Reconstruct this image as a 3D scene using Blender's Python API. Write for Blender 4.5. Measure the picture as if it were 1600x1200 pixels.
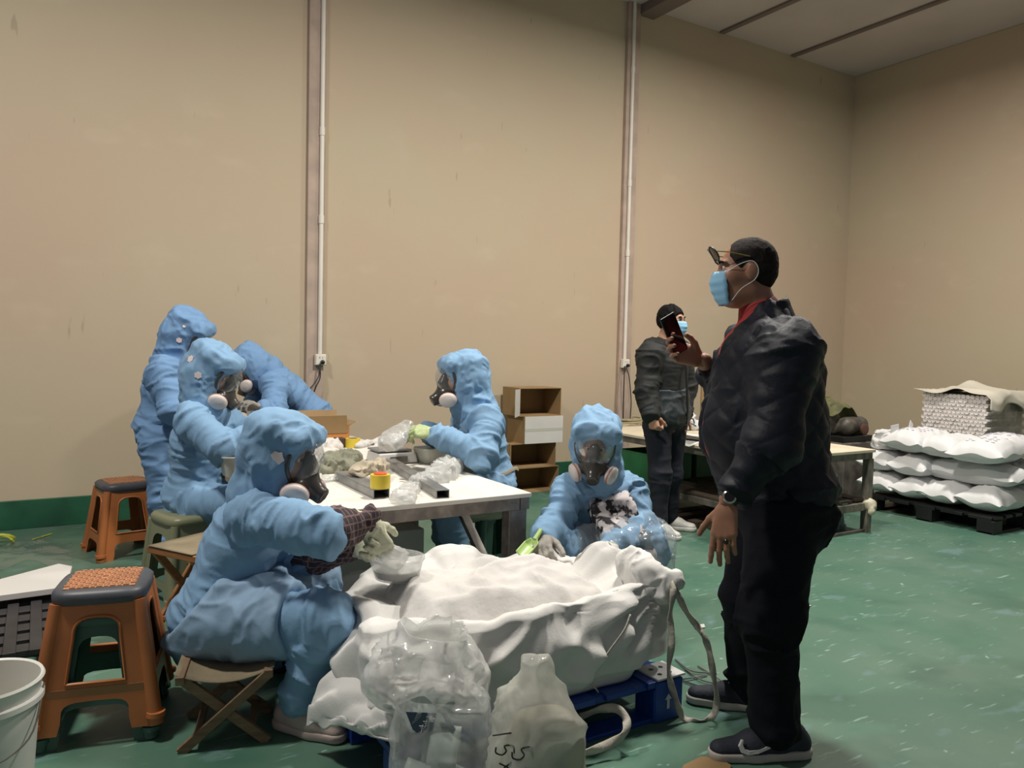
import bpy, bmesh, math, random
import numpy as np
from mathutils import Vector, Matrix

for _o in list(bpy.data.objects):
    bpy.data.objects.remove(_o)
SC = bpy.context.scene
COL = SC.collection
random.seed(4)

# ------------------------------------------------------------------ camera
# world: X runs along the back wall, Y towards it, Z up; metres
FPX, CAMH = 1205.0, 1.40
_yaw, _pitch, _roll = math.radians(31.55), math.radians(2.72), math.radians(1.3)
FW = np.array([math.sin(_yaw) * math.cos(_pitch), math.cos(_yaw) * math.cos(_pitch), -math.sin(_pitch)])
_r = np.array([math.cos(_yaw), -math.sin(_yaw), 0.0])
_u = np.cross(_r, FW)
RT = math.cos(_roll) * _r + math.sin(_roll) * _u
UP = -math.sin(_roll) * _r + math.cos(_roll) * _u
EYE = np.array([0, 0, CAMH])
cam_d = bpy.data.cameras.new('camera')
cam_d.sensor_width = 36.0
cam_d.lens = FPX / 1600 * 36
cam_d.clip_start = 0.05
cam_o = bpy.data.objects.new('camera', cam_d)
COL.objects.link(cam_o)
_m = Matrix.Identity(4)
for _i in range(3):
    _m[_i][0], _m[_i][1], _m[_i][2], _m[_i][3] = RT[_i], UP[_i], -FW[_i], EYE[_i]
cam_o.matrix_world = _m
SC.camera = cam_o

# ------------------------------------------------------------------ world, lights, exposure
SC.view_settings.view_transform = 'Standard'
SC.view_settings.look = 'None'
SC.view_settings.exposure = 0.0
SC.view_settings.gamma = 1.0
SC.view_settings.use_curve_mapping = False
W = bpy.data.worlds.new('world')
SC.world = W
W.use_nodes = True
W.node_tree.nodes['Background'].inputs[0].default_value = (0.90, 0.90, 1.0, 1)
W.node_tree.nodes['Background'].inputs[1].default_value = 0.15


def lamp(name, loc, sx, sy, power, color=(1, 0.95, 0.86), spread=180, aim=None):
    d = bpy.data.lights.new(name, 'AREA')
    d.shape = 'RECTANGLE'
    d.size, d.size_y = sx, sy
    d.energy = power
    d.color = color
    d.spread = math.radians(spread)
    o = bpy.data.objects.new(name, d)
    o.location = loc
    if aim is not None:
        o.rotation_euler = (Vector(aim) - Vector(loc)).to_track_quat('-Z', 'Y').to_euler()
    COL.objects.link(o)
    return o


# shaded lamps hanging under the roof: one over the work tables, one towards the camera side, one down the hall
LAMPS = [((2.8, 3.0, 4.75), 0.4, 0.4, 195, (1.0, 0.95, 0.87), 180),
         ((-0.9, 3.3, 4.75), 0.4, 0.4, 158, (1.0, 0.95, 0.87), 180),
         ((6.0, 3.3, 4.75), 0.4, 0.4, 168, (1.0, 0.95, 0.88), 180),
         ((9.0, 2.3, 4.9), 0.3, 0.3, 14, (0.72, 0.82, 1.0), 180)]
for _i, (_l, _a, _b, _p, _c, _s) in enumerate(LAMPS):
    lamp('hall_lamp', _l, _a, _b, _p, _c, _s)


# ------------------------------------------------------------------ pixel -> place helpers
def ray(x, y):
    return FW + RT * (x - 800) / FPX - UP * (y - 600) / FPX


def at(x, y, d):
    return EYE + ray(x, y) * d


def atz(x, y, z=0.0):
    r = ray(x, y)
    return EYE + r * ((z - CAMH) / r[2])


def aty(x, y, Y):
    r = ray(x, y)
    return EYE + r * (Y / r[1])


def atx(x, y, X):
    r = ray(x, y)
    return EYE + r * (X / r[0])


def V3(*a):
    return np.array(a, float)


def nrm(v):
    v = np.asarray(v, float)
    return v / (np.linalg.norm(v) + 1e-9)


# ------------------------------------------------------------------ noise
def _hash(i, j, k, s):
    n = (i * 374761393 + j * 668265263 + k * 2147483647 + s * 1274126177) & 0xFFFFFFFF
    n = ((n ^ (n >> 13)) * 1274126177) & 0xFFFFFFFF
    n = n ^ (n >> 16)
    return (n & 0xFFFF) / 32767.5 - 1.0


def noise(P, s=0):
    P = np.asarray(P, float)
    I = np.floor(P).astype(np.int64)
    f = P - I
    u = f * f * f * (f * (f * 6 - 15) + 10)
    i, j, k = I[..., 0], I[..., 1], I[..., 2]
    r = 0
    for a in (0, 1):
        for b in (0, 1):
            for c in (0, 1):
                w = (u[..., 0] if a else 1 - u[..., 0]) * (u[..., 1] if b else 1 - u[..., 1]) * (u[..., 2] if c else 1 - u[..., 2])
                r = r + w * _hash(i + a, j + b, k + c, s)
    return r


def ridge(P, s=0):
    w = np.stack([noise(P * 0.6 + 7.1, s + 11), noise(P * 0.6 + 3.3, s + 12), noise(P * 0.6 + 1.7, s + 13)], -1)
    return 1 - np.abs(noise(P + 0.8 * w, s)) * 2.2


# ------------------------------------------------------------------ mesh helpers
def empty(name, loc, rz=0.0):
    o = bpy.data.objects.new(name, None)
    o.location = tuple(loc)
    o.rotation_euler = (0, 0, rz)
    o.empty_display_size = 0.1
    COL.objects.link(o)
    return o


def tag(o, label=None, cat=None, group=None, kind=None):
    if label:
        o['label'] = label
    if cat:
        o['category'] = cat
    if group:
        o['group'] = group
    if kind:
        o['kind'] = kind
    return o


def wloc(o):
    v = np.zeros(3)
    while o is not None:
        v += np.array(o.location)
        o = o.parent
    return v


def link(name, me, mats, parent=None):
    o = bpy.data.objects.new(name, me)
    for m in (mats if isinstance(mats, (list, tuple)) else [mats]):
        me.materials.append(m)
    COL.objects.link(o)
    if parent is not None:
        o.parent = parent
    return o


class MB:
    """collects shapes, builds ONE mesh object"""

    def __init__(s):
        s.v, s.f, s.mi = [], [], []

    def add(s, v, f, mi=0):
        n = len(s.v)
        s.v += [tuple(map(float, p)) for p in v]
        s.f += [tuple(i + n for i in q) for q in f]
        s.mi += [mi] * len(f)
        return s

    def box(s, c, d, ax=None, mi=0, taper=1.0):
        c = np.asarray(c, float)
        A = np.eye(3) if ax is None else np.asarray(ax, float)
        v = []
        for z in (-1, 1):
            t = taper if z > 0 else 1.0
            for x, y in ((-1, -1), (1, -1), (1, 1), (-1, 1)):
                v.append(c + A[0] * x * d[0] / 2 * t + A[1] * y * d[1] / 2 * t + A[2] * z * d[2] / 2)
        return s.add(v, [(3, 2, 1, 0), (4, 5, 6, 7), (0, 1, 5, 4), (1, 2, 6, 5), (2, 3, 7, 6), (3, 0, 4, 7)], mi)

    def bar(s, a, b, w, h, up=(0, 0, 1), mi=0):
        a, b = np.asarray(a, float), np.asarray(b, float)
        z = nrm(b - a)
        x = np.cross(up, z)
        if np.linalg.norm(x) < 1e-4:
            x = np.cross((0, 1, 0), z)
        x = nrm(x)
        y = np.cross(z, x)
        return s.box((a + b) / 2, (w, h, np.linalg.norm(b - a)), (x, y, z), mi)

    def tube(s, path, r, n=10, cap=True, mi=0, flat=None):
        P = [np.asarray(p, float) for p in path]
        m = len(P)
        R = r if hasattr(r, '__len__') else [r] * m
        t0 = nrm(P[1] - P[0])
        x = np.cross(t0, (0, 0, 1))
        if np.linalg.norm(x) < 1e-3:
            x = np.cross(t0, (0, 1, 0))
        x = nrm(x)
        v = []
        for i in range(m):
            t = nrm(P[min(i + 1, m - 1)] - P[max(i - 1, 0)])
            x = nrm(x - t * (x @ t))
            y = np.cross(t, x)
            fx, fy = flat if flat else (1, 1)
            for k in range(n):
                a = 2 * math.pi * k / n
                v.append(P[i] + R[i] * (x * math.cos(a) * fx + y * math.sin(a) * fy))
        f = []
        for i in range(m - 1):
            for k in range(n):
                k2 = (k + 1) % n
                f.append((i * n + k, i * n + k2, (i + 1) * n + k2, (i + 1) * n + k))
        if cap:
            f.append(tuple(reversed(range(n))))
            f.append(tuple((m - 1) * n + k for k in range(n)))
        return s.add(v, f, mi)

    def lathe(s, prof, c=(0, 0, 0), ax=None, n=28, mi=0, close=False, sx=1.0, sy=1.0):
        c = np.asarray(c, float)
        A = np.eye(3) if ax is None else np.asarray(ax, float)
        v, f = [], []
        for r, z in prof:
            for k in range(n):
                a = 2 * math.pi * k / n
                v.append(c + A[0] * r * sx * math.cos(a) + A[1] * r * sy * math.sin(a) + A[2] * z)
        m = len(prof)
        for i in range(m - 1 if not close else m):
            j = (i + 1) % m
            for k in range(n):
                k2 = (k + 1) % n
                f.append((i * n + k, i * n + k2, j * n + k2, j * n + k))
        if not close:
            if prof[0][0] > 1e-6:
                f.append(tuple(reversed(range(n))))
            if prof[-1][0] > 1e-6:
                f.append(tuple((m - 1) * n + k for k in range(n)))
        return s.add(v, f, mi)

    def grid(s, G, mi=0, wrapu=False):
        """G[nu][nv][3]"""
        G = np.asarray(G, float)
        nu, nv = G.shape[:2]
        f = []
        for i in range(nu if wrapu else nu - 1):
            i2 = (i + 1) % nu
            for j in range(nv - 1):
                f.append((i * nv + j, i2 * nv + j, i2 * nv + j + 1, i * nv + j + 1))
        return s.add(G.reshape(-1, 3), f, mi)

    def prism(s, poly, o, X, Y, Z, t, mi=0):
        """extrude a 2-D outline (counter-clockwise in X,Y) by t along Z"""
        o, X, Y, Z = [np.asarray(q, float) for q in (o, X, Y, Z)]
        n = len(poly)
        v = [o + X * p[0] + Y * p[1] for p in poly] + [o + X * p[0] + Y * p[1] + Z * t for p in poly]
        f = [tuple(reversed(range(n))), tuple(range(n, 2 * n))]
        f += [(i, (i + 1) % n, n + (i + 1) % n, n + i) for i in range(n)]
        return s.add(v, f, mi)

    def build(s, name, mats, parent=None, world=True, smooth=35, bevel=0.0, solid=0.0, sub=0):
        off = wloc(parent) if (parent is not None and world) else np.zeros(3)
        me = bpy.data.meshes.new(name)
        me.from_pydata([tuple(np.asarray(p) - off) for p in s.v], [], s.f)
        me.update()
        for p, m in zip(me.polygons, s.mi):
            p.material_index = m
        o = link(name, me, mats, parent)
        finish(o, smooth, bevel, solid, sub)
        return o


def finish(o, smooth=35, bevel=0.0, solid=0.0, sub=0):
    me = o.data
    if smooth:
        me.polygons.foreach_set('use_smooth', [True] * len(me.polygons))
        if smooth < 180:
            me.set_sharp_from_angle(angle=math.radians(smooth))
    if solid:
        m = o.modifiers.new('solid', 'SOLIDIFY')
        m.thickness = abs(solid)
        m.offset = 0
    if bevel:
        m = o.modifiers.new('bevel', 'BEVEL')
        m.width = bevel
        m.segments = 2
        m.limit_method = 'ANGLE'
        m.angle_limit = math.radians(40)
        m.harden_normals = True
    if sub:
        m = o.modifiers.new('sub', 'SUBSURF')
        m.levels = m.render_levels = sub
    return o


def copy_tree(o, parent=None):
    c = o.copy()
    COL.objects.link(c)
    c.parent = parent
    for ch in list(o.children):
        copy_tree(ch, c)
    return c


# ------------------------------------------------------------------ implicit surfaces (for bodies, clothing, hands, sacks)
def cone(a, b, ra, rb=None, k=0.03, n=None, s=1.0, sub=False):
    return dict(t='c', a=np.asarray(a, float), b=np.asarray(b, float), ra=ra, rb=ra if rb is None else rb, k=k, n=n, s=s, sub=sub)


def ell(c, r, ax=None, k=0.03, sub=False):
    return dict(t='e', c=np.asarray(c, float), r=np.asarray(r, float), ax=np.eye(3) if ax is None else np.asarray(ax, float), k=k, sub=sub)


def plane(o, n, k=0.01):
    """removes what lies on the side n points to"""
    return dict(t='p', o=np.asarray(o, float), n=nrm(n), k=k, sub=True)


def _bounds(p):
    if p['t'] == 'c':
        m = max(p['ra'], p['rb']) * max(1, p['s'])
        return np.minimum(p['a'], p['b']) - m, np.maximum(p['a'], p['b']) + m
    m = float(max(p['r']))
    return p['c'] - m, p['c'] + m


def _dist(p, X, Y, Z):
    if p['t'] == 'p':
        return None
    if p['t'] == 'c':
        a, b = p['a'], p['b']
        d = b - a
        L = d @ d + 1e-12
        x, y, z = X - a[0], Y - a[1], Z - a[2]
        t = np.clip((x * d[0] + y * d[1] + z * d[2]) / L, 0, 1)
        x, y, z = x - t * d[0], y - t * d[1], z - t * d[2]
        q = x * x + y * y + z * z
        if p['n'] is not None and p['s'] != 1.0:
            n = p['n']
            q = q + (1 / p['s'] ** 2 - 1) * (x * n[0] + y * n[1] + z * n[2]) ** 2
        return (np.sqrt(np.maximum(q, 1e-12)) - (p['ra'] + (p['rb'] - p['ra']) * t)) * min(1, p['s'])
    c, r, A = p['c'], p['r'], p['ax']
    x, y, z = X - c[0], Y - c[1], Z - c[2]
    u = (x * A[0][0] + y * A[0][1] + z * A[0][2]) / r[0]
    v = (x * A[1][0] + y * A[1][1] + z * A[1][2]) / r[1]
    w = (x * A[2][0] + y * A[2][1] + z * A[2][2]) / r[2]
    l = np.sqrt(u * u + v * v + w * w + 1e-12)
    g = np.sqrt((u / r[0]) ** 2 + (v / r[1]) ** 2 + (w / r[2]) ** 2 + 1e-12)
    return l * (l - 1) / g


def sdf_mesh(prims, h):
    """-> verts, quads of the smooth union of prims (surface nets)"""
    adds = [p for p in prims if not p['sub']]
    lo = np.min([_bounds(p)[0] for p in adds], 0) - 3 * h - 0.01
    hi = np.max([_bounds(p)[1] for p in adds], 0) + 3 * h + 0.01
    n = np.ceil((hi - lo) / h).astype(int) + 1
    ax = [lo[i] + h * np.arange(n[i]) for i in range(3)]
    F = np.full(n, 0.15, np.float32)
    for p in prims:
        k = max(p['k'], 1e-5)
        if p['t'] == 'p':
            d = (ax[0][:, None, None] - p['o'][0]) * p['n'][0] + (ax[1][None, :, None] - p['o'][1]) * p['n'][1] + (ax[2][None, None, :] - p['o'][2]) * p['n'][2]
            hh = np.maximum(k - np.abs(F - d), 0) / k
            F = (np.maximum(F, d) + hh * hh * k / 4).astype(np.float32)
            continue
        b0, b1 = _bounds(p)
        m = max(k, 0.02) + 2 * h
        i0 = np.clip(np.floor((b0 - m - lo) / h).astype(int), 0, n)
        i1 = np.clip(np.ceil((b1 + m - lo) / h).astype(int) + 1, 0, n)
        if np.any(i1 <= i0):
            continue
        sl = tuple(slice(i0[i], i1[i]) for i in range(3))
        d = _dist(p, ax[0][sl[0]][:, None, None], ax[1][sl[1]][None, :, None], ax[2][sl[2]][None, None, :])
        f = F[sl]
        if p['sub']:
            d = -d
            hh = np.maximum(k - np.abs(f - d), 0) / k
            F[sl] = np.maximum(f, d) + hh * hh * k / 4
        else:
            hh = np.maximum(k - np.abs(f - d), 0) / k
            F[sl] = np.minimum(f, d) - hh * hh * k / 4
    S = F < 0
    c = [S[i:n[0] - 1 + i, j:n[1] - 1 + j, q:n[2] - 1 + q] for i in (0, 1) for j in (0, 1) for q in (0, 1)]
    tot = sum(x.astype(np.int8) for x in c)
    act = (tot > 0) & (tot < 8)
    idx = np.full(act.shape, -1, np.int64)
    I = np.argwhere(act)
    idx[act] = np.arange(len(I))
    acc = np.zeros((len(I), 3))
    cnt = np.zeros(len(I))
    corners = [(i, j, q) for i in (0, 1) for j in (0, 1) for q in (0, 1)]
    for a in corners:
        for d in range(3):
            if a[d] == 1:
                continue
            b = list(a)
            b[d] = 1
            fa = F[I[:, 0] + a[0], I[:, 1] + a[1], I[:, 2] + a[2]]
            fb = F[I[:, 0] + b[0], I[:, 1] + b[1], I[:, 2] + b[2]]
            m = (fa < 0) != (fb < 0)
            t = fa[m] / (fa[m] - fb[m])
            pt = np.tile(np.array(a, float), (m.sum(), 1))
            pt[:, d] += t
            acc[m] += pt
            cnt[m] += 1
    Vv = lo + h * (I + acc / cnt[:, None])
    quads = []
    for d in range(3):
        e1, e2 = [(1, 2), (2, 0), (0, 1)][d]
        A = [slice(None)] * 3
        B = [slice(None)] * 3
        A[d] = slice(0, n[d] - 1)
        B[d] = slice(1, n[d])
        s0, s1 = S[tuple(A)], S[tuple(B)]
        E = np.argwhere(s0 != s1)
        ok = (E[:, e1] > 0) & (E[:, e2] > 0) & (E[:, e1] < n[e1] - 1) & (E[:, e2] < n[e2] - 1)
        E = E[ok]
        flip = s0[E[:, 0], E[:, 1], E[:, 2]]
        q = []
        for o1, o2 in ((1, 1), (0, 1), (0, 0), (1, 0)):
            C = E.copy()
            C[:, e1] -= o1
            C[:, e2] -= o2
            q.append(idx[C[:, 0], C[:, 1], C[:, 2]])
        q = np.stack(q, 1)
        q[~flip] = q[~flip][:, ::-1]
        quads.append(q)
    return Vv, np.concatenate(quads)


def vnormals(V, Q):
    n = np.cross(V[Q[:, 2]] - V[Q[:, 0]], V[Q[:, 3]] - V[Q[:, 1]])
    N = np.zeros_like(V)
    for i in range(4):
        for k in range(3):
            N[:, k] += np.bincount(Q[:, i], n[:, k], len(V))
    return N / (np.linalg.norm(N, axis=1, keepdims=True) + 1e-12)


def relax(V, Q, it=1, lam=0.5):
    for _ in range(it):
        A = np.zeros_like(V)
        c = np.zeros(len(V))
        for i in range(4):
            j = (i + 1) % 4
            for k in range(3):
                A[:, k] += np.bincount(Q[:, i], V[Q[:, j], k], len(V)) + np.bincount(Q[:, j], V[Q[:, i], k], len(V))
            c += np.bincount(Q[:, i], minlength=len(V)) + np.bincount(Q[:, j], minlength=len(V))
        V = V + lam * (A / np.maximum(c, 1)[:, None] - V)
    return V


def folds(V, Q, seed, amp=0.010, f=7.0, zs=0.6, fine=0.45):
    """cloth folds: ridges pushed out along the normal"""
    N = vnormals(V, Q)
    P = V * np.array([f, f, f * zs]) + seed * 3.7
    d = ridge(P, seed) * 0.7 + fine * ridge(P * 2.3 + 5, seed + 31) * 0.5
    return V + N * (amp * (d - 0.15))[:, None]


def creases(V, Q, segs, seed, amp=0.013, fa=15.0, fp=5.0, joint=0.55, billow=0.5):
    """directional cloth creases: rings and diagonals across each limb, strongest near its joints"""
    N = vnormals(V, Q)
    best = np.full(len(V), 1e9)
    P = V * fp
    W = np.ones(len(V))
    for a, b, r in segs:
        d = b - a
        L = np.linalg.norm(d) + 1e-9
        u = d / L
        t = np.clip((V - a) @ u / L, 0, 1)
        dist = np.linalg.norm(V - a - np.outer(t, d), axis=1) - r
        m = dist < best
        best[m] = dist[m]
        Pm = V[m] * fp + np.outer((V[m] @ u) * (fa - fp), u)
        P[m] = Pm
        e = np.minimum(t, 1 - t)[m] * L
        W[m] = joint + (1 - joint) * np.exp(-(e / 0.10) ** 2)
    P = P + seed * 5.3
    r1 = np.clip(ridge(P, seed), -0.6, 1)
    r1 = np.where(r1 > 0, r1 ** 1.4, r1 * 0.8)
    r2 = np.clip(ridge(P * 1.9 + 9.2, seed + 17), -0.5, 1)
    b = noise(V * 5.0 + seed, seed + 5)
    d = amp * (W * (r1 * 0.95 + 0.45 * r2) + billow * b - 0.25)
    return V + N * d[:, None]


def qmesh(name, V, Q, mats, parent=None, smooth=180, mi=None):
    off = wloc(parent) if parent is not None else np.zeros(3)
    me = bpy.data.meshes.new(name)
    V = (V - off)
    me.vertices.add(len(V))
    me.vertices.foreach_set('co', V.astype(np.float32).ravel())
    nq = len(Q)
    me.loops.add(nq * 4)
    me.loops.foreach_set('vertex_index', Q.astype(np.int32).ravel())
    me.polygons.add(nq)
    me.polygons.foreach_set('loop_start', np.arange(0, nq * 4, 4, dtype=np.int32))
    me.update(calc_edges=True)
    me.validate()
    if mi is not None:
        me.polygons.foreach_set('material_index', np.asarray(mi, np.int32))
    o = link(name, me, mats, parent)
    finish(o, smooth)
    return o


def merge(parts):
    Vs, Qs, n = [], [], 0
    for V, Q in parts:
        Vs.append(V)
        Qs.append(Q + n)
        n += len(V)
    return np.concatenate(Vs), np.concatenate(Qs)


# ------------------------------------------------------------------ materials
MATS = {}


def lin(c):
    return tuple(((x / 255) / 12.92 if x / 255 < 0.04045 else ((x / 255 + 0.055) / 1.055) ** 2.4) for x in c)


def crumple(m, scale=7.0, dist=0.03, strength=0.5, stretch=(1, 1, 1)):
    """adds sharp ridged creases to a material's bump"""
    nt = m.node_tree
    b = nt.nodes['Principled BSDF']
    tc = nt.nodes.new('ShaderNodeTexCoord')
    mp = nt.nodes.new('ShaderNodeMapping')
    mp.inputs['Scale'].default_value = stretch
    nt.links.new(tc.outputs['Object'], mp.inputs['Vector'])
    n = nt.nodes.new('ShaderNodeTexNoise')
    n.noise_type = 'RIDGED_MULTIFRACTAL'
    n.inputs['Scale'].default_value = scale
    n.inputs['Detail'].default_value = 2.5
    n.inputs['Roughness'].default_value = 0.45
    n.inputs['Distortion'].default_value = 0.6
    nt.links.new(mp.outputs[0], n.inputs['Vector'])
    bp = nt.nodes.new('ShaderNodeBump')
    bp.inputs['Strength'].default_value = strength
    bp.inputs['Distance'].default_value = dist
    nt.links.new(n.outputs['Fac'], bp.inputs['Height'])
    ln = b.inputs['Normal'].links
    if ln:
        nt.links.new(ln[0].from_socket, bp.inputs['Normal'])
    nt.links.new(bp.outputs[0], b.inputs['Normal'])
    return m


def mat(name, rgb, rough=0.6, var=0.0, vscale=6.0, bump=0.0, bscale=60.0, metal=0.0, alpha=1.0, rgb2=None, trans=0.0,
        bstretch=(1, 1, 1), spec=0.5, sheen=0.0, thresh=(0.35, 0.65), detail=4, coord='Object', vstretch=(1, 1, 1)):
    """procedural material; rgb is sRGB 0-255"""
    if name in MATS:
        return MATS[name]
    m = bpy.data.materials.new(name)
    MATS[name] = m
    m.use_nodes = True
    nt = m.node_tree
    b = nt.nodes['Principled BSDF']
    b.inputs['Base Color'].default_value = (*lin(rgb), 1)
    b.inputs['Roughness'].default_value = rough
    b.inputs['Metallic'].default_value = metal
    b.inputs['Alpha'].default_value = alpha
    b.inputs['Specular IOR Level'].default_value = spec
    if trans:
        b.inputs['Transmission Weight'].default_value = trans
    if sheen:
        b.inputs['Sheen Weight'].default_value = sheen
    tc = nt.nodes.new('ShaderNodeTexCoord')

    def mapped(st):
        mp = nt.nodes.new('ShaderNodeMapping')
        mp.inputs['Scale'].default_value = st
        nt.links.new(tc.outputs[coord], mp.inputs['Vector'])
        return mp.outputs[0]
    if var or rgb2:
        nz = nt.nodes.new('ShaderNodeTexNoise')
        nz.inputs['Scale'].default_value = vscale
        nz.inputs['Detail'].default_value = detail
        nt.links.new(mapped(vstretch), nz.inputs['Vector'])
        rp = nt.nodes.new('ShaderNodeValToRGB')
        rp.color_ramp.elements[0].position, rp.color_ramp.elements[1].position = thresh
        if rgb2:
            c0, c1 = lin(rgb), lin(rgb2)
        else:
            c0 = tuple(x * (1 - var) for x in lin(rgb))
            c1 = tuple(min(1, x * (1 + var)) for x in lin(rgb))
        rp.color_ramp.elements[0].color = (*c0, 1)
        rp.color_ramp.elements[1].color = (*c1, 1)
        nt.links.new(nz.outputs['Fac'], rp.inputs[0])
        nt.links.new(rp.outputs[0], b.inputs['Base Color'])
    if bump:
        n2 = nt.nodes.new('ShaderNodeTexNoise')
        n2.inputs['Scale'].default_value = bscale
        n2.inputs['Detail'].default_value = 3
        nt.links.new(mapped(bstretch), n2.inputs['Vector'])
        bp = nt.nodes.new('ShaderNodeBump')
        bp.inputs['Strength'].default_value = min(1, bump)
        bp.inputs['Distance'].default_value = 0.01
        nt.links.new(n2.outputs['Fac'], bp.inputs['Height'])
        nt.links.new(bp.outputs[0], b.inputs['Normal'])
    return m


def film(name, rgb=(225, 228, 228), opacity=0.35, rough=0.12, bump=0.6, bscale=25):
    """thin crumpled plastic film: partly see-through, shiny"""
    if name in MATS:
        return MATS[name]
    m = bpy.data.materials.new(name)
    MATS[name] = m
    m.use_nodes = True
    nt = m.node_tree
    N = nt.nodes
    N.remove(N['Principled BSDF'])
    out = N['Material Output']
    tr = N.new('ShaderNodeBsdfTransparent')
    tr.inputs[0].default_value = (0.97, 0.98, 0.98, 1)
    df = N.new('ShaderNodeBsdfDiffuse')
    df.inputs[0].default_value = (*lin(rgb), 1)
    tl = N.new('ShaderNodeBsdfTranslucent')
    tl.inputs[0].default_value = (*lin(rgb), 1)
    gl = N.new('ShaderNodeBsdfGlossy')
    gl.inputs['Roughness'].default_value = rough
    m1 = N.new('ShaderNodeMixShader')
    m1.inputs[0].default_value = 0.5
    nt.links.new(df.outputs[0], m1.inputs[1])
    nt.links.new(tl.outputs[0], m1.inputs[2])
    m2 = N.new('ShaderNodeMixShader')
    nz = N.new('ShaderNodeTexNoise')
    nz.inputs['Scale'].default_value = 9
    nz.inputs['Detail'].default_value = 5
    tc = N.new('ShaderNodeTexCoord')
    nt.links.new(tc.outputs['Object'], nz.inputs['Vector'])
    mr = N.new('ShaderNodeMapRange')
    mr.inputs[1].default_value, mr.inputs[2].default_value = 0.3, 0.7
    mr.inputs[3].default_value, mr.inputs[4].default_value = opacity * 0.7, min(1, opacity * 1.3)
    nt.links.new(nz.outputs['Fac'], mr.inputs[0])
    nt.links.new(mr.outputs[0], m2.inputs[0])
    nt.links.new(tr.outputs[0], m2.inputs[1])
    nt.links.new(m1.outputs[0], m2.inputs[2])
    m3 = N.new('ShaderNodeMixShader')
    fr = N.new('ShaderNodeFresnel')
    fr.inputs[0].default_value = 1.3
    fm = N.new('ShaderNodeMath')
    fm.operation = 'MINIMUM'
    fm.inputs[1].default_value = 0.22
    nt.links.new(fr.outputs[0], fm.inputs[0])
    nt.links.new(fm.outputs[0], m3.inputs[0])
    nt.links.new(m2.outputs[0], m3.inputs[1])
    nt.links.new(gl.outputs[0], m3.inputs[2])
    nt.links.new(m3.outputs[0], out.inputs[0])
    n2 = N.new('ShaderNodeTexNoise')
    n2.inputs['Scale'].default_value = bscale
    nt.links.new(tc.outputs['Object'], n2.inputs['Vector'])
    bp = N.new('ShaderNodeBump')
    bp.inputs['Strength'].default_value = bump
    bp.inputs['Distance'].default_value = 0.01
    nt.links.new(n2.outputs['Fac'], bp.inputs['Height'])
    for s in (gl, df):
        nt.links.new(bp.outputs[0], s.inputs['Normal'])
    nt.links.new(bp.outputs[0], fr.inputs['Normal'])
    return m
# ================================================================== setting
WALLY, WALLX, CEIL = 6.6, 9.33, 5.12


def wall_mat(name):
    m = mat(name, (203, 178, 141), 0.75, bump=0.12, bscale=9)
    nt = m.node_tree
    N, Lk = nt.nodes, nt.links
    b = N['Principled BSDF']
    tc = N.new('ShaderNodeTexCoord')
    n1 = N.new('ShaderNodeTexNoise')
    n1.inputs['Scale'].default_value = 0.55
    n1.inputs['Detail'].default_value = 3
    Lk.new(tc.outputs['Object'], n1.inputs['Vector'])
    r1 = N.new('ShaderNodeValToRGB')
    e = r1.color_ramp.elements
    e[0].position, e[1].position = 0.38, 0.62
    e[0].color = (*lin((189, 175, 149)), 1)
    e[1].color = (*lin((191, 170, 146)), 1)
    Lk.new(n1.outputs['Fac'], r1.inputs[0])
    # plaster repairs and scuffs
    n2 = N.new('ShaderNodeTexNoise')
    n2.inputs['Scale'].default_value = 2.2
    n2.inputs['Detail'].default_value = 7
    mp = N.new('ShaderNodeMapping')
    mp.inputs['Scale'].default_value = (1, 1, 1.8)
    Lk.new(tc.outputs['Object'], mp.inputs['Vector'])
    Lk.new(mp.outputs[0], n2.inputs['Vector'])
    r2 = N.new('ShaderNodeValToRGB')
    r2.color_ramp.elements[0].position, r2.color_ramp.elements[1].position = 0.60, 0.72
    Lk.new(n2.outputs['Fac'], r2.inputs[0])
    mx = N.new('ShaderNodeMix')
    mx.data_type = 'RGBA'
    mx.inputs[7].default_value = (*lin((202, 184, 160)), 1)
    mu = N.new('ShaderNodeMath')
    mu.operation = 'MULTIPLY'
    mu.inputs[1].default_value = 0.35
    Lk.new(r2.outputs[0], mu.inputs[0])
    Lk.new(mu.outputs[0], mx.inputs[0])
    Lk.new(r1.outputs[0], mx.inputs[6])
    n3 = N.new('ShaderNodeTexNoise')
    n3.inputs['Scale'].default_value = 7
    n3.inputs['Detail'].default_value = 2
    mp3 = N.new('ShaderNodeMapping')
    mp3.inputs['Scale'].default_value = (2.2, 2.2, 0.45)
    Lk.new(tc.outputs['Object'], mp3.inputs['Vector'])
    Lk.new(mp3.outputs[0], n3.inputs['Vector'])
    r3 = N.new('ShaderNodeValToRGB')
    r3.color_ramp.elements[0].position, r3.color_ramp.elements[1].position = 0.73, 0.79
    Lk.new(n3.outputs['Fac'], r3.inputs[0])
    mu3 = N.new('ShaderNodeMath')
    mu3.operation = 'MULTIPLY'
    mu3.inputs[1].default_value = 0.3
    Lk.new(r3.outputs[0], mu3.inputs[0])
    mx3 = N.new('ShaderNodeMix')
    mx3.data_type = 'RGBA'
    mx3.inputs[7].default_value = (*lin((120, 98, 76)), 1)
    Lk.new(mu3.outputs[0], mx3.inputs[0])
    Lk.new(mx.outputs[2], mx3.inputs[6])
    Lk.new(mx3.outputs[2], b.inputs['Base Color'])
    return m


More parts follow.
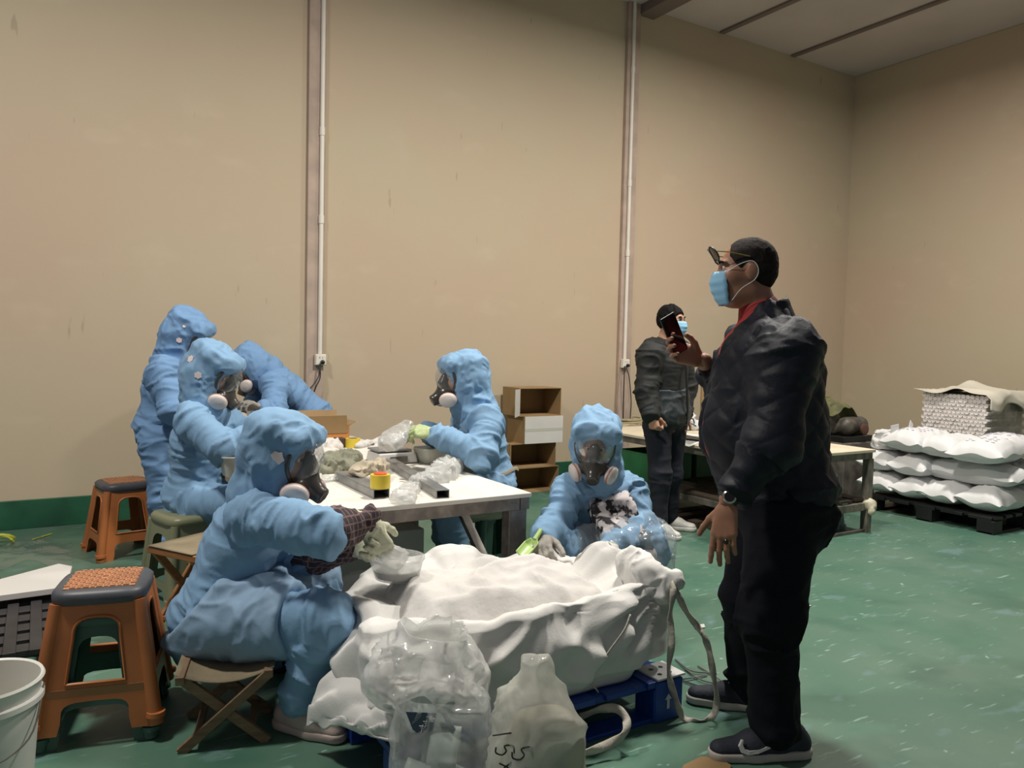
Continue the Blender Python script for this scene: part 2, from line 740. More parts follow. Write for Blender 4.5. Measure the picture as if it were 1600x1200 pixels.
def floor_mat():
    m = mat('green floor paint', (60, 112, 90), 0.42, bump=0.1, bscale=14)
    nt = m.node_tree
    N, Lk = nt.nodes, nt.links
    b = N['Principled BSDF']
    tc = N.new('ShaderNodeTexCoord')

    def layer(prev, scale, stretch, rot, lo, hi, rgb, amt, det=6, loc=(0, 0, 0)):
        mp = N.new('ShaderNodeMapping')
        mp.inputs['Scale'].default_value = stretch
        mp.inputs['Rotation'].default_value = (0, 0, rot)
        mp.inputs['Location'].default_value = loc
        Lk.new(tc.outputs['Object'], mp.inputs['Vector'])
        n = N.new('ShaderNodeTexNoise')
        n.inputs['Scale'].default_value = scale
        n.inputs['Detail'].default_value = det
        Lk.new(mp.outputs[0], n.inputs['Vector'])
        r = N.new('ShaderNodeValToRGB')
        r.color_ramp.elements[0].position, r.color_ramp.elements[1].position = lo, hi
        r.color_ramp.elements[1].color = (amt, amt, amt, 1)
        Lk.new(n.outputs['Fac'], r.inputs[0])
        x = N.new('ShaderNodeMix')
        x.data_type = 'RGBA'
        x.inputs[7].default_value = (*lin(rgb), 1)
        Lk.new(r.outputs[0], x.inputs[0])
        if isinstance(prev, tuple):
            x.inputs[6].default_value = (*lin(prev), 1)
        else:
            Lk.new(prev, x.inputs[6])
        return x.outputs[2]
    c = layer((74, 112, 94), 1.4, (1, 1, 1), 0, 0.35, 0.75, (98, 122, 106), 0.9)
    c = layer(c, 2.6, (1, 1, 1), 0.3, 0.5, 0.75, (52, 94, 78), 0.8, loc=(4, 2, 0))
    c = layer(c, 3.2, (1, 2.2, 1), 0.5, 0.60, 0.68, (108, 136, 138), 0.55, 8, (9, 1, 0))
    c = layer(c, 5.0, (1, 7, 1), 0.45, 0.64, 0.70, (150, 182, 168), 0.55, 6, (3, 8, 0))
    c = layer(c, 6.0, (1, 9, 1), -0.9, 0.67, 0.72, (158, 188, 178), 0.5, 5, (1, 3, 0))
    c = layer(c, 9.0, (1, 1.6, 1), -0.2, 0.69, 0.73, (172, 200, 205), 0.6, 8, (5, 5, 0))
    Lk.new(c, b.inputs['Base Color'])
    return m


M_wall = wall_mat('beige painted plaster')
M_green = mat('green skirting paint', (34, 86, 62), 0.5, var=0.2, vscale=5)
M_ceil = mat('pale ceiling board', (196, 186, 184), 0.8, var=0.06, vscale=1.0)


def struct(o):
    o['kind'] = 'structure'
    return o


struct(MB().box((4.2, 2.2, -0.05), (10.4, 9.0, 0.1)).build('floor', floor_mat(), smooth=0))
struct(MB().box((4.2, WALLY + 0.1, CEIL / 2), (10.6, 0.2, CEIL)).build('wall_back', M_wall, smooth=0))
struct(MB().box((WALLX + 0.1, 2.2, CEIL / 2), (0.2, 8.8, CEIL)).build('wall_right', M_wall, smooth=0))
_ceil = struct(MB().box((4.2, 2.2, CEIL + 0.08), (10.6, 9.0, 0.1)).build('ceiling', M_ceil, smooth=0))
# ceiling boards with recessed joints
_edges = [-1.0, 0.55, 2.1, 3.65, 5.2, atz(1127, 50, CEIL)[0], atz(1242, 85, CEIL)[0], WALLX]
for a, b in zip(_edges[:-1], _edges[1:]):
    for y0, y1 in ((-2.2, 2.0), (2.0, WALLY)):
        MB().box(((a + b) / 2, (y0 + y1) / 2, CEIL + 0.015), (b - a - 0.012, y1 - y0 - 0.004, 0.03)).build('ceiling_panel', M_ceil, _ceil, smooth=0)
M_joint = mat('ceiling joint strip', (120, 106, 100), 0.8)
for x in _edges[5:7]:
    MB().box((x, 2.2, CEIL - 0.012), (0.07, 8.75, 0.024)).build('joint_strip', M_joint, _ceil, smooth=0, bevel=0.003)
struct(MB().box((4.2, WALLY - 0.012, 0.105), (10.6, 0.024, 0.21)).build('baseboard_back', M_green, smooth=0, bevel=0.004))
struct(MB().box((WALLX - 0.012, 2.2, 0.105), (0.024, 8.7, 0.21)).build('baseboard_right', M_green, smooth=0, bevel=0.004))

# pilaster strips behind the conduits, conduits with sockets
M_pil = mat('dusky pilaster paint', (176, 156, 142), 0.75, var=0.12, vscale=5)
M_pvc = mat('white plastic pipe', (226, 220, 208), 0.45, var=0.04, vscale=4)
M_blackp = mat('black plastic', (22, 22, 24), 0.4)
M_cable = mat('black cable', (30, 28, 28), 0.5)
pil = [(aty(479, 300, WALLY)[0], aty(506, 300, WALLY)[0]), (aty(971, 300, WALLY)[0], aty(990, 300, WALLY)[0])]
for i, (a, b) in enumerate(pil):
    struct(MB().box(((a + b) / 2, WALLY - 0.02, CEIL / 2), (b - a, 0.04, CEIL)).build('trim_%d' % (i + 1), M_pil, smooth=0, bevel=0.005))
struct(MB().box((pil[1][1] + 0.1, 4.6, CEIL - 0.05), (0.22, 4.0, 0.1)).build('trim_3', M_joint, smooth=0, bevel=0.004))


def conduit(px, py, label, slabel, clabel, plug_dx, ends):
    p = aty(px, py, WALLY - 0.06)
    root = empty('electrical_conduit', (p[0], WALLY - 0.055, 0))
    tag(root, label, 'conduit', 'white conduits on the back wall')
    MB().tube([(p[0], WALLY - 0.055, p[2] + 0.05), (p[0], WALLY - 0.055, CEIL)], 0.019, 12).build('pipe', M_pvc, root)
    for z in (p[2] + 1.2, 3.2, 4.4):
        MB().tube([(p[0], WALLY - 0.055, z - 0.035), (p[0], WALLY - 0.055, z + 0.035)], 0.024, 12).build('coupling', M_pvc, root)
    MB().box((p[0], WALLY - 0.036, (p[2] - 0.05) / 2), (0.075, 0.012, p[2] - 0.06)).build('trunking', M_pil, root, bevel=0.003)
    s = empty('wall_socket', (p[0], WALLY - 0.045, p[2]))
    tag(s, slabel, 'socket', 'wall sockets')
    MB().box((p[0], WALLY - 0.065, p[2]), (0.095, 0.045, 0.095)).build('socket_box', M_pvc, s, bevel=0.006)
    fp = MB().box((p[0], WALLY - 0.09, p[2]), (0.085, 0.006, 0.085)).build('face_plate', M_pvc, s, bevel=0.002)
    for dx in (-0.012, 0.012):
        MB().box((p[0] + dx, WALLY - 0.0935, p[2] + 0.018), (0.004, 0.002, 0.012)).build('slot', M_blackp, fp)
    g = empty('power_plug', (p[0] + 0.01, WALLY - 0.1, p[2] - 0.02))
    tag(g, clabel, 'plug')
    MB().lathe([(0.018, 0), (0.02, 0.012), (0.014, 0.03), (0.006, 0.034)], (p[0] + 0.01, WALLY - 0.094, p[2] - 0.02), ((1, 0, 0), (0, 0, 1), (0, -1, 0)), 14).build('plug_body', M_blackp, g)
    for e in ends:
        MB().tube([np.asarray(q) for q in e], 0.0055, 8).build('cord', M_cable, g)
    return p


def spline(pts, n=10):
    P = [np.asarray(p, float) for p in pts]
    P = [2 * P[0] - P[1]] + P + [2 * P[-1] - P[-2]]
    out = []
    for i in range(1, len(P) - 2):
        for k in range(n):
            t = k / n
            a, b, c, d = P[i - 1:i + 3]
            out.append(0.5 * ((2 * b) + (c - a) * t + (2 * a - 5 * b + 4 * c - d) * t * t + (3 * b - a - 3 * c + d) * t ** 3))
    out.append(P[-2])
    return out


_y = WALLY - 0.1
conduit(500, 562, 'white vertical conduit pipe at the left, above the leaning worker',
        'white wall socket with black plug beside the leaning worker in blue',
        'black plug with two cords hanging towards the leaning worker',
        0, [spline([aty(500, 568, _y), aty(497, 590, _y - .03), aty(484, 608, _y - .06), aty(474, 622, _y - .05), aty(470, 660, _y - .02)]),
            spline([aty(500, 568, _y), aty(500, 590, _y - .02), aty(493, 606, _y - .03), aty(488, 625, _y - .02), aty(485, 670, _y - .01)])])
conduit(976, 568, 'white vertical conduit pipe behind the standing man in dark jacket',
        'small white wall socket left of the man in dark jacket',
        'black plug with long cords hanging behind the rope on the table',
        0, [spline([aty(978, 572, _y), aty(983, 590, _y - .05), aty(986, 625, _y - .06), aty(985, 650, _y - .04), aty(984, 668, _y - .1), aty(990, 672, _y - .3)]),
            spline([aty(976, 572, _y), aty(975, 600, _y - .02), aty(974, 640, _y - .02), aty(974, 690, _y - .01)])])
# ================================================================== furniture
TZ = 0.70
M_top = mat('dusty pale table board', (216, 211, 202), 0.6, var=0.05, vscale=5, bump=0.1, bscale=30)
M_steel = mat('worn grey steel', (112, 104, 98), 0.5, metal=0.35, rgb2=(150, 142, 134), vscale=14, thresh=(0.4, 0.7))
M_steel_d = mat('dark dusty steel', (82, 78, 74), 0.55, metal=0.3, rgb2=(120, 114, 106), vscale=10)
ta, tb = (0.98, 3.10), (2.03, 5.62)
t = tag(empty('work_table', ((ta[0] + tb[0]) / 2, (ta[1] + tb[1]) / 2, 0)), 'large steel framed work table with dusty pale top in the middle of the workers', 'table')
MB().box(((ta[0] + tb[0]) / 2, (ta[1] + tb[1]) / 2, TZ - 0.011), (tb[0] - ta[0], tb[1] - ta[1], 0.022)).build('tabletop', M_top, t, bevel=0.004)
for x in (ta[0] + 0.03, tb[0] - 0.03):
    MB().bar((x, ta[1] + 0.01, TZ - 0.052), (x, tb[1] - 0.01, TZ - 0.052), 0.05, 0.058, mi=0).build('rail', M_steel, t, bevel=0.003)
for y in (ta[1] + 0.035, (ta[1] + tb[1]) / 2, tb[1] - 0.03):
    MB().bar((ta[0] + 0.06, y, TZ - 0.052), (tb[0] - 0.06, y, TZ - 0.052), 0.05, 0.058, up=(0, 0, 1)).build('rail', M_steel, t, bevel=0.003)
for x in (ta[0] + 0.06, tb[0] - 0.06):
    for y in (ta[1] + 0.06, 4.4, tb[1] - 0.06):
        MB().box((x, y, (TZ - 0.082) / 2), (0.1, 0.07, TZ - 0.082)).build('leg', M_steel, t, bevel=0.004)
MB().bar((tb[0] - 0.06, ta[1] + 0.75, TZ - 0.09), (tb[0] - 0.06, ta[1] + 0.12, 0.12), 0.05, 0.03).build('brace', M_steel_d, t, bevel=0.003)

# --- table behind the two men, on the right
RZ = 0.66
rx0, rx1, ry0, ry1 = 4.42, 5.64, 3.66, 6.05
M_top2 = mat('cream table board', (206, 194, 170), 0.6, var=0.08, vscale=6)
M_leg2 = mat('scuffed grey leg', (140, 132, 120), 0.55, metal=0.2, rgb2=(96, 90, 82), vscale=16, vstretch=(1, 1, .5))
t2 = tag(empty('low_table', ((rx0 + rx1) / 2, (ry0 + ry1) / 2, 0)), 'low steel framed table with cream top behind the two standing men', 'table')
MB().box(((rx0 + rx1) / 2, (ry0 + ry1) / 2, RZ - 0.012), (rx1 - rx0, ry1 - ry0, 0.024)).build('tabletop', M_top2, t2, bevel=0.004)
for x in (rx0 + 0.03, rx1 - 0.03):
    MB().bar((x, ry0 + 0.02, RZ - 0.05), (x, ry1 - 0.02, RZ - 0.05), 0.04, 0.05).build('rail', M_steel_d, t2, bevel=0.003)
for y in (ry0 + 0.03, ry1 - 0.03):
    MB().bar((rx0 + 0.05, y, RZ - 0.05), (rx1 - 0.05, y, RZ - 0.05), 0.04, 0.05).build('rail', M_leg2, t2, bevel=0.003)
for x in (rx0 + 0.05, rx1 - 0.035):
    for y in (ry0 + 0.04, ry1 - 0.05):
        MB().box((x, y, (RZ - 0.075) / 2), (0.06, 0.06, RZ - 0.075)).build('leg', M_leg2 if x > 5 else M_steel_d, t2, bevel=0.004)
MB().bar((rx0 + 0.05, ry0 + 0.04, 0.205), (rx1 - 0.065, ry0 + 0.04, 0.205), 0.04, 0.06).build('stretcher', M_leg2, t2, bevel=0.003)
MB().bar((rx1 - 0.035, ry0 + 0.07, 0.22), (rx1 - 0.035, ry1 - 0.08, 0.22), 0.04, 0.05).build('stretcher', M_leg2, t2, bevel=0.003)
MB().bar((rx0 + 0.05, ry0 + 0.07, 0.22), (rx0 + 0.05, ry1 - 0.08, 0.22), 0.04, 0.05).build('stretcher', M_steel_d, t2, bevel=0.003)
MB().bar((rx0 + 0.02, ry0 + 0.04, 0.012), (rx1 - 0.06, ry0 + 0.04, 0.012), 0.03, 0.024).build('floor_rail', M_steel_d, t2, bevel=0.003)
M_shelf = mat('dark old plank', (62, 52, 42), 0.75, var=0.25, vscale=7, vstretch=(1, 8, 1))
for i in range(6):
    x = rx0 + 0.12 + i * 0.2
    MB().box((x, (ry0 + ry1) / 2 + random.uniform(-.02, .02), 0.257), (0.15, ry1 - ry0 - 0.1, 0.022)).build('shelf_plank', M_shelf, t2, bevel=0.003)


# --- plastic stools
def stool_panel(w_top, w_bot, h, T, win, notch):
    """one pierced side of a stool as flat triangles in (u, z), then bent onto the sloping side"""
    def half(z):
        return w_bot + (w_top - w_bot) * z / h
    outer = [(-half(0), 0)]
    nw, nh = notch
    outer.append((-nw, 0))
    k = 10
    for i in range(k + 1):
        a = math.pi * (1 - i / k)
        outer.append((nw * 0.92 * math.copysign(abs(math.cos(a)) ** 0.45, math.cos(a)), nh * 0.35 + nh * 0.65 * abs(math.sin(a)) ** 0.45))
    outer.append((nw, 0))
    outer.append((half(0), 0))
    outer.append((half(h), h))
    outer.append((-half(h), h))
    z0, z1, wb, wt = win
    hole = [(-wb, z0), (wb, z0)]
    for i in range(13):
        a = math.pi * i / 12
        hole.append((wt * math.copysign(abs(math.cos(a)) ** 0.7, math.cos(a)), z1 - wt * 0.95 + wt * 0.95 * abs(math.sin(a)) ** 0.7))
    bm = bmesh.new()
    for loop in (outer, hole):
        vs = [bm.verts.new((p[0], 0, p[1])) for p in loop]
        for i in range(len(vs)):
            bm.edges.new((vs[i], vs[(i + 1) % len(vs)]))
    bmesh.ops.triangle_fill(bm, use_beauty=True, use_dissolve=False, edges=bm.edges[:], normal=(0, -1, 0))
    bm.verts.index_update()
    v = [(q.co.x, q.co.z) for q in bm.verts]
    f = [tuple(x.index for x in q.verts) for q in bm.faces]
    bm.free()
    return v, f, hole


def plastic_stool(name, loc, rz, body, seat_rim, inset, h=0.44, wt=0.125, wb=0.185, weave=True, win=None, notch=None, dims=None, trim=True):
    r = empty(name, loc, rz)
    win = win or (0.165, h - 0.045, 0.092, 0.074)
    notch = notch or (0.115, 0.105)
    v, f, hole = stool_panel(wt, wb, h, 0.006, win, notch)
    m = MB()
    for k in range(4):
        a = k * math.pi / 2
        ca, sa = math.cos(a), math.sin(a)

        def pos(u, z, out=0.0):
            d = wb + (wt - wb) * z / h + out
            return (u * ca + d * sa, u * sa - d * ca, z)
        for o, fl in ((0.012, False), (0.004, True)):
            m.add([pos(u, z, o) for u, z in v], [tuple(reversed(q)) if fl else q for q in f])
        # edge bead around the window and the skirt line
        if trim:
            MB().tube([pos(u, z, 0.012) for u, z in hole] + [pos(*hole[0], 0.012)], 0.006, 6).build('window_bead', body, r, world=False, smooth=60)
        # rounded corner post
        c0 = pos(-wb, 0, 0.0)
        c1 = pos(-wt, h, 0.0)
        m.tube([c0, c1], [0.026, 0.022], 12)
        m.tube([np.array(c0) * 1.0 + (0, 0, 0.03), np.array(c0) + (0, 0, 0.046)], [0.033, 0.031], 12)
    m.build('body', body, r, world=False, smooth=40)

    def squircle(R, z, n=40, e=5.0):
        out = []
        for i in range(n):
            a = 2 * math.pi * i / n
            c, s = math.cos(a), math.sin(a)
            q = (abs(c) ** e + abs(s) ** e) ** (-1 / e)
            out.append((R * q * c, R * q * s, z))
        return out
    rings = [squircle(wt + 0.02, h - 0.005), squircle(wt + 0.026, h + 0.005), squircle(wt + 0.026, h + 0.028), squircle(wt + 0.015, h + 0.040), squircle(wt - 0.005, h + 0.0445)]
    s = MB()
    s.grid(np.array(rings).transpose(1, 0, 2), wrapu=True)
    n0 = len(s.v)
    s.add(rings[-1], [tuple(range(40))])
    s.add(rings[0], [tuple(reversed(range(40)))])
    s.build('seat', seat_rim, r, world=False, smooth=50)
    if weave:
        w = MB()
        n = 11
        st = 2 * (wt - 0.012) / n
        for i in range(n):
            for j in range(n):
                x, y = (i - (n - 1) / 2) * st, (j - (n - 1) / 2) * st
                if abs(x) > wt - 0.03 and abs(y) > wt - 0.03:
                    continue
                if i == j == n // 2:
                    continue
                d = (st * 0.98, st * 0.62) if (i + j) % 2 else (st * 0.62, st * 0.98)
                w.box((x, y, h + 0.0465), (d[0], d[1], 0.007), taper=0.8)
        w.box((0, 0, h + 0.0445), (2 * wt - 0.03, 2 * wt - 0.03, 0.003))
        o = w.build('woven_inset', inset, r, world=False, smooth=0)
        o['kind'] = 'stuff'
    return r


M_orange = mat('tan orange plastic', (176, 106, 58), 0.42, var=0.1, vscale=5, bump=0.05, bscale=40)
M_weave = mat('tan woven plastic', (178, 126, 92), 0.5, var=0.1, vscale=20)
M_rim = mat('charcoal seat rim', (74, 76, 82), 0.45, var=0.1, vscale=9)
M_sage = mat('sage green plastic', (134, 136, 106), 0.4, var=0.05, vscale=4)
M_dkgreen = mat('dark green plastic', (62, 96, 84), 0.4, var=0.1, vscale=4)
M_grgreen = mat('grey green plastic', (112, 130, 122), 0.45, var=0.08, vscale=5)
# near stack: an orange stool dropped over a green one
S0 = (0.20, 3.12)
g = plastic_stool('plastic_stool', (S0[0], S0[1], 0), math.radians(-13), M_dkgreen, M_dkgreen, None, h=0.40, wt=0.105, wb=0.172, weave=False, win=(0.2, 0.36, 0.08, 0.065), notch=(0.12, 0.13), trim=False)
tag(g, 'green plastic stool nested underneath the nearest orange stool', 'stool', 'plastic stools')
g = plastic_stool('plastic_stool', (S0[0], S0[1], 0.055), math.radians(-13), M_orange, M_rim, M_weave, h=0.43, wt=0.128, wb=0.19)
tag(g, 'nearest orange plastic stool with woven seat and charcoal rim, lower left', 'stool', 'plastic stools')
# tape wound round the mid rail
M_tape = mat('clear tape', (176, 130, 88), 0.2, alpha=0.6)
MB().box((0, -0.183, 0.135), (0.30, 0.003, 0.03)).build('tape_wrap', M_tape, g, world=False)
g = plastic_stool('plastic_stool', (0.47, 5.60, 0), math.radians(10), M_orange, M_rim, M_weave, h=0.43, wt=0.128, wb=0.185)
tag(g, 'orange plastic stool with charcoal rimmed seat standing by the back wall', 'stool', 'plastic stools')
P2S = (0.70, 4.50)
g = plastic_stool('plastic_stool', (P2S[0], P2S[1], 0), math.radians(16), M_sage, M_sage, None, h=0.42, wt=0.14, wb=0.18, weave=False, win=(0.12, 0.36, 0.10, 0.085), notch=(0.12, 0.08), trim=False)
tag(g, 'sage green plastic stool under the seated worker left of the table', 'stool', 'plastic stools')
P5S = (2.36, 4.08)
g = plastic_stool('plastic_stool', (P5S[0], P5S[1], 0), math.radians(5), M_dkgreen, M_dkgreen, None, h=0.42, wt=0.13, wb=0.175, weave=False, trim=False)
tag(g, 'dark green plastic stool under the worker weighing at the table', 'stool', 'plastic stools')
g = plastic_stool('plastic_stool', (5.32, 4.02, 0), math.radians(-8), M_grgreen, M_grgreen, None, h=0.42, wt=0.14, wb=0.18, weave=False, win=(0.12, 0.36, 0.10, 0.085), notch=(0.12, 0.08), trim=False)
tag(g, 'grey green plastic stool pushed under the low table on the right', 'stool', 'plastic stools')
P6S = (2.56, 3.22)
g = plastic_stool('plastic_stool', (P6S[0], P6S[1], 0), 0.5, M_sage, M_sage, None, h=0.20, wt=0.11, wb=0.14, weave=False, win=(0.08, 0.17, 0.06, 0.05), notch=(0.08, 0.05), trim=False)
tag(g, 'low plastic stool under the worker crouching behind the white sack', 'stool', 'plastic stools')

# --- folding stool of the nearest worker, and another with a cloth seat behind
M_wood = mat('worn brown wood', (122, 98, 74), 0.65, var=0.2, vscale=8, vstretch=(1, 1, 6), bump=0.1)
M_wood2 = mat('orange brown wood', (158, 106, 62), 0.6, var=0.15, vscale=8, vstretch=(1, 1, 6))
M_canvas = mat('dusty olive canvas', (128, 116, 92), 0.85, var=0.15, vscale=9, bump=0.2, bscale=70)


def folding_stool(loc, rz, label, h, w, wood, seatmat, sag=0.04):
    r = tag(empty('folding_stool', loc, rz), label, 'stool', 'folding stools')
    L = w * 0.55
    for i, y in enumerate((-w / 2, w / 2)):
        yo = y * 0.86
        MB().bar((-L, y, 0.0), (L, y, h), 0.034, 0.022, up=(0, 1, 0)).build('leg', wood, r, world=False, bevel=0.003)
        MB().bar((L, yo, 0.0), (-L, yo, h), 0.034, 0.022, up=(0, 1, 0)).build('leg', wood, r, world=False, bevel=0.003)
    for x, yw in ((-L, 0.5), (L, 0.5)):
        MB().bar((x, -w * yw - .012, h), (x, w * yw + .012, h), 0.03, 0.03).build('seat_bar', wood, r, world=False, bevel=0.004)
    MB().bar((-L * 0.62, -w / 2, h * 0.19), (-L * 0.62, w / 2, h * 0.19), 0.025, 0.02).build('stretcher', wood, r, world=False, bevel=0.003)
    MB().bar((L * 0.62, -w * .43, h * 0.19), (L * 0.62, w * .43, h * 0.19), 0.025, 0.02).build('stretcher', wood, r, world=False, bevel=0.003)
    G = []
    for i in range(17):
        u = -1 + 2 * i / 16
        G.append([(u * (L + .018), v * w * 0.5, h + 0.02 - sag * (1 - u * u)) for v in np.linspace(-1, 1, 7)])
    MB().grid(G).build('seat', seatmat, r, world=False, solid=0.004)
    return r


P4S = tuple(atz(356, 1140)[:2])
folding_stool((P4S[0], P4S[1], 0), math.radians(-16), 'wooden folding stool with crossed legs under the nearest worker', 0.25, 0.26, M_wood, M_canvas)
cs = folding_stool((0.66, 3.86, 0), math.radians(30), 'orange brown wooden stool with draped cloth seat between two workers', 0.42, 0.30, M_wood2, M_canvas, 0.0)


# --- pallets
def pallet(name, x0, x1, y0, y1, z0, h, m, label, nl=9, nc=5, group='pallets', gap=0.5):
    r = tag(empty(name, ((x0 + x1) / 2, (y0 + y1) / 2, z0)), label, 'pallet', group)
    w, d = x1 - x0, y1 - y0
    for i in range(nc):      # cross slats along X
        y = y0 + (i + 0.5) * d / nc
        MB().box(((x0 + x1) / 2, y, z0 + h - 0.02), (w, d / nc * (1 - gap * 0.7), 0.026)).build('slat', m, r, bevel=0.003)
    for i in range(nl):
        x = x0 + (i + 0.5) * w / nl
        MB().box((x, (y0 + y1) / 2, z0 + h - 0.0125), (w / nl * (1 - gap), d, 0.024)).build('slat', m, r, bevel=0.003)
    for i in range(3):
        for j in range(3):
            bx, by = x0 + w * (0.06 + 0.44 * i), y0 + d * (0.06 + 0.44 * j)
            MB().box((bx, by, z0 + (h - 0.033) / 2), (w * 0.12, d * 0.12, h - 0.033)).build('block', m, r, bevel=0.004)
    for j in range(3):
        by = y0 + d * (0.06 + 0.44 * j)
        MB().box(((x0 + x1) / 2, by, z0 + 0.008), (w, d * 0.1, 0.016)).build('skid', m, r, bevel=0.003)
    return r


M_bpal = mat('dusty black plastic', (46, 44, 46), 0.5, var=0.3, vscale=6)
M_bpal2 = mat('black pallet plastic', (26, 26, 28), 0.5, var=0.2, vscale=6)
M_blue = mat('blue pallet plastic', (24, 62, 140), 0.4, var=0.15, vscale=5)
pallet('black_pallet', -0.98, 0.12, 3.60, 4.78, 0, 0.14, M_bpal, 'dusty black plastic pallet on the floor at the left edge', 12, 9)
pallet('black_pallet', 6.43, 7.5, 3.14, 4.28, 0, 0.14, M_bpal2, 'black plastic pallet under the heap of white bags', 7, 5, gap=0.3)
pallet('black_pallet', 7.72, 8.7, 3.75, 4.75, 0, 0.14, M_bpal2, 'black plastic pallet under the stacked white tubes by the right wall', 7, 5, gap=0.3)

# --- open cartons stacked by the wall
M_card = mat('brown cardboard', (150, 122, 84), 0.8, var=0.07, vscale=6)
M_cardw = mat('white coated cardboard', (206, 203, 198), 0.6, var=0.04, vscale=4)


def carton(x0, x1, y0, y1, z0, h, label, closed=False, flaps=()):
    r = tag(empty('carton', ((x0 + x1) / 2, (y0 + y1) / 2, z0)), label, 'box', 'cartons stacked by the back wall')
    T = 0.006
    w, d = x1 - x0, y1 - y0
    for nm, c, s, mt in (('bottom_panel', ((x0 + x1) / 2, (y0 + y1) / 2, z0 + T / 2), (w, d, T), 0), ('top_panel', ((x0 + x1) / 2, (y0 + y1) / 2, z0 + h - T / 2), (w, d, T), 0),
                         ('side_panel', (x0 + T / 2, (y0 + y1) / 2, z0 + h / 2), (T, d, h - 2 * T), 0), ('side_panel', (x1 - T / 2, (y0 + y1) / 2, z0 + h / 2), (T, d, h - 2 * T), 0),
                         ('back_panel', ((x0 + x1) / 2, y1 - T / 2, z0 + h / 2), (w - 2 * T, T, h - 2 * T), 0)):
        MB().box(c, s).build(nm, M_card, r, smooth=0)
    if closed:
        MB().box(((x0 + x1) / 2, y0 - T / 2, z0 + h * 0.75), (w, T, h * 0.5 - 0.001)).build('flap', M_cardw, r, smooth=0)
        MB().box(((x0 + x1) / 2, y0 - T / 2, z0 + h * 0.25), (w, T, h * 0.5 - 0.001)).build('flap', M_cardw, r, smooth=0)
        MB().box(((x0 + x1) / 2, y0 - T - .0005, z0 + h * 0.5), (w, 0.001, 0.03)).build('tape_strip', M_tapeg, r, smooth=0)
    for fl in flaps:
        MB().add(fl, [(0, 1, 2, 3)]).build('flap', M_cardw, r, smooth=0, solid=0.005)
    return r


M_tapeg = mat('pale packing tape', (190, 188, 178), 0.25)
cb = atz(872, 764)
cy = 6.20
cx = cb[0] * cy / cb[1]
carton(cx - 0.54, cx + 0.00, cy, 6.54, 0, 0.245, 'bottom carton of the stack, open, dark inside, on the floor', flaps=[])
carton(cx - 0.56, cx - 0.04, cy, 6.54, 0.245, 0.235, 'open brown carton second from the floor in the stack')
carton(cx - 0.42, cx + 0.02, cy - .02, 6.5, 0.48, 0.262, 'closed carton with white front, third in the stack', True)
x0, x1, z0 = cx - 0.47, cx + 0.01, 0.742
carton(x0, x1, cy, 6.52, z0, 0.272, 'topmost open carton of the stack by the wall, brown inside',
       flaps=[[(x0, cy, z0 + .01), (x0 - .10, cy - .08, z0 + .0), (x0 - .10, cy - .08, z0 + .262), (x0, cy, z0 + .262)]])

# --- white bucket, lower left corner
M_bucket = mat('white bucket plastic', (214, 212, 204), 0.4, var=0.05, vscale=5)
bc = atz(-28, 1150, 0.20)
r = tag(empty('bucket', (bc[0], bc[1], 0)), 'white plastic bucket cut off by the lower left corner', 'bucket')
MB().lathe([(0.0, 0.004), (0.128, 0.0), (0.150, 0.30), (0.162, 0.302), (0.162, 0.318), (0.152, 0.322), (0.158, 0.362), (0.164, 0.366), (0.160, 0.374), (0.152, 0.37), (0.146, 0.32), (0.122, 0.012), (0.0, 0.012)], (bc[0], bc[1], 0), n=48).build('pail', M_bucket, r, smooth=50)
MB().tube(spline([(bc[0] - .16, bc[1], 0.33), (bc[0] - .12, bc[1] - .13, 0.22), (bc[0], bc[1] - .18, 0.18), (bc[0] + .12, bc[1] - .13, 0.22), (bc[0] + .16, bc[1], 0.33)], 6), 0.003, 6).build('wire_handle', M_steel, r)
# ================================================================== people
M_suit = mat('light blue coverall cloth', (122, 158, 190), 0.8, var=0.05, vscale=3, bump=0.22, bscale=26)
M_suit2 = mat('blue coverall cloth', (112, 148, 188), 0.8, var=0.05, vscale=3, bump=0.22, bscale=26)
crumple(M_suit, 5.5, .02, .55)
crumple(M_suit2, 5.5, .02, .55)
M_patch = mat('pale sticker patch', (216, 200, 196), 0.7)
M_skin = mat('light brown skin', (176, 132, 108), 0.55, var=0.06, vscale=14)
M_skin2 = mat('brown skin', (150, 106, 82), 0.5, var=0.08, vscale=14)
M_eye = mat('eye white', (215, 210, 202), 0.3)
M_iris = mat('dark iris', (28, 20, 16), 0.2)
M_hair = mat('black hair', (14, 12, 12), 0.75, var=0.3, vscale=60, bump=0.3, bscale=220, spec=.15)
M_glove = mat('off white knit glove', (190, 190, 166), 0.85, var=0.08, vscale=12, bump=0.25, bscale=120)
M_gloveg = mat('pale green glove', (176, 190, 140), 0.7, var=0.1, vscale=9, bump=0.15, bscale=90)
M_gloved = mat('grey dusty glove', (150, 146, 138), 0.85, var=0.12, vscale=12, bump=0.25, bscale=100)
M_rub = mat('black rubber', (26, 26, 28), 0.45)
M_cart = mat('pale filter plastic', (206, 196, 190), 0.5, var=0.04, vscale=8)
M_cartp = mat('pink filter band', (170, 120, 112), 0.5)
M_clearv = film('clear visor', (200, 205, 205), 0.13, 0.06, 0.05, 4)
M_cup = mat('smoky grey cup', (70, 66, 62), 0.25, alpha=0.92)
M_white_shoe = mat('white shoe leather', (206, 202, 196), 0.5, var=0.06, vscale=12)
M_pinkshoe = mat('dusty pink white shoe', (184, 166, 158), 0.6, var=0.08, vscale=12)
M_darkshoe = mat('dark shoe cloth', (40, 40, 44), 0.7)


def fr(fwd, up):
    f = nrm(fwd)
    r = nrm(np.cross(f, np.asarray(up, float)))
    return np.array([r, f, np.cross(r, f)])


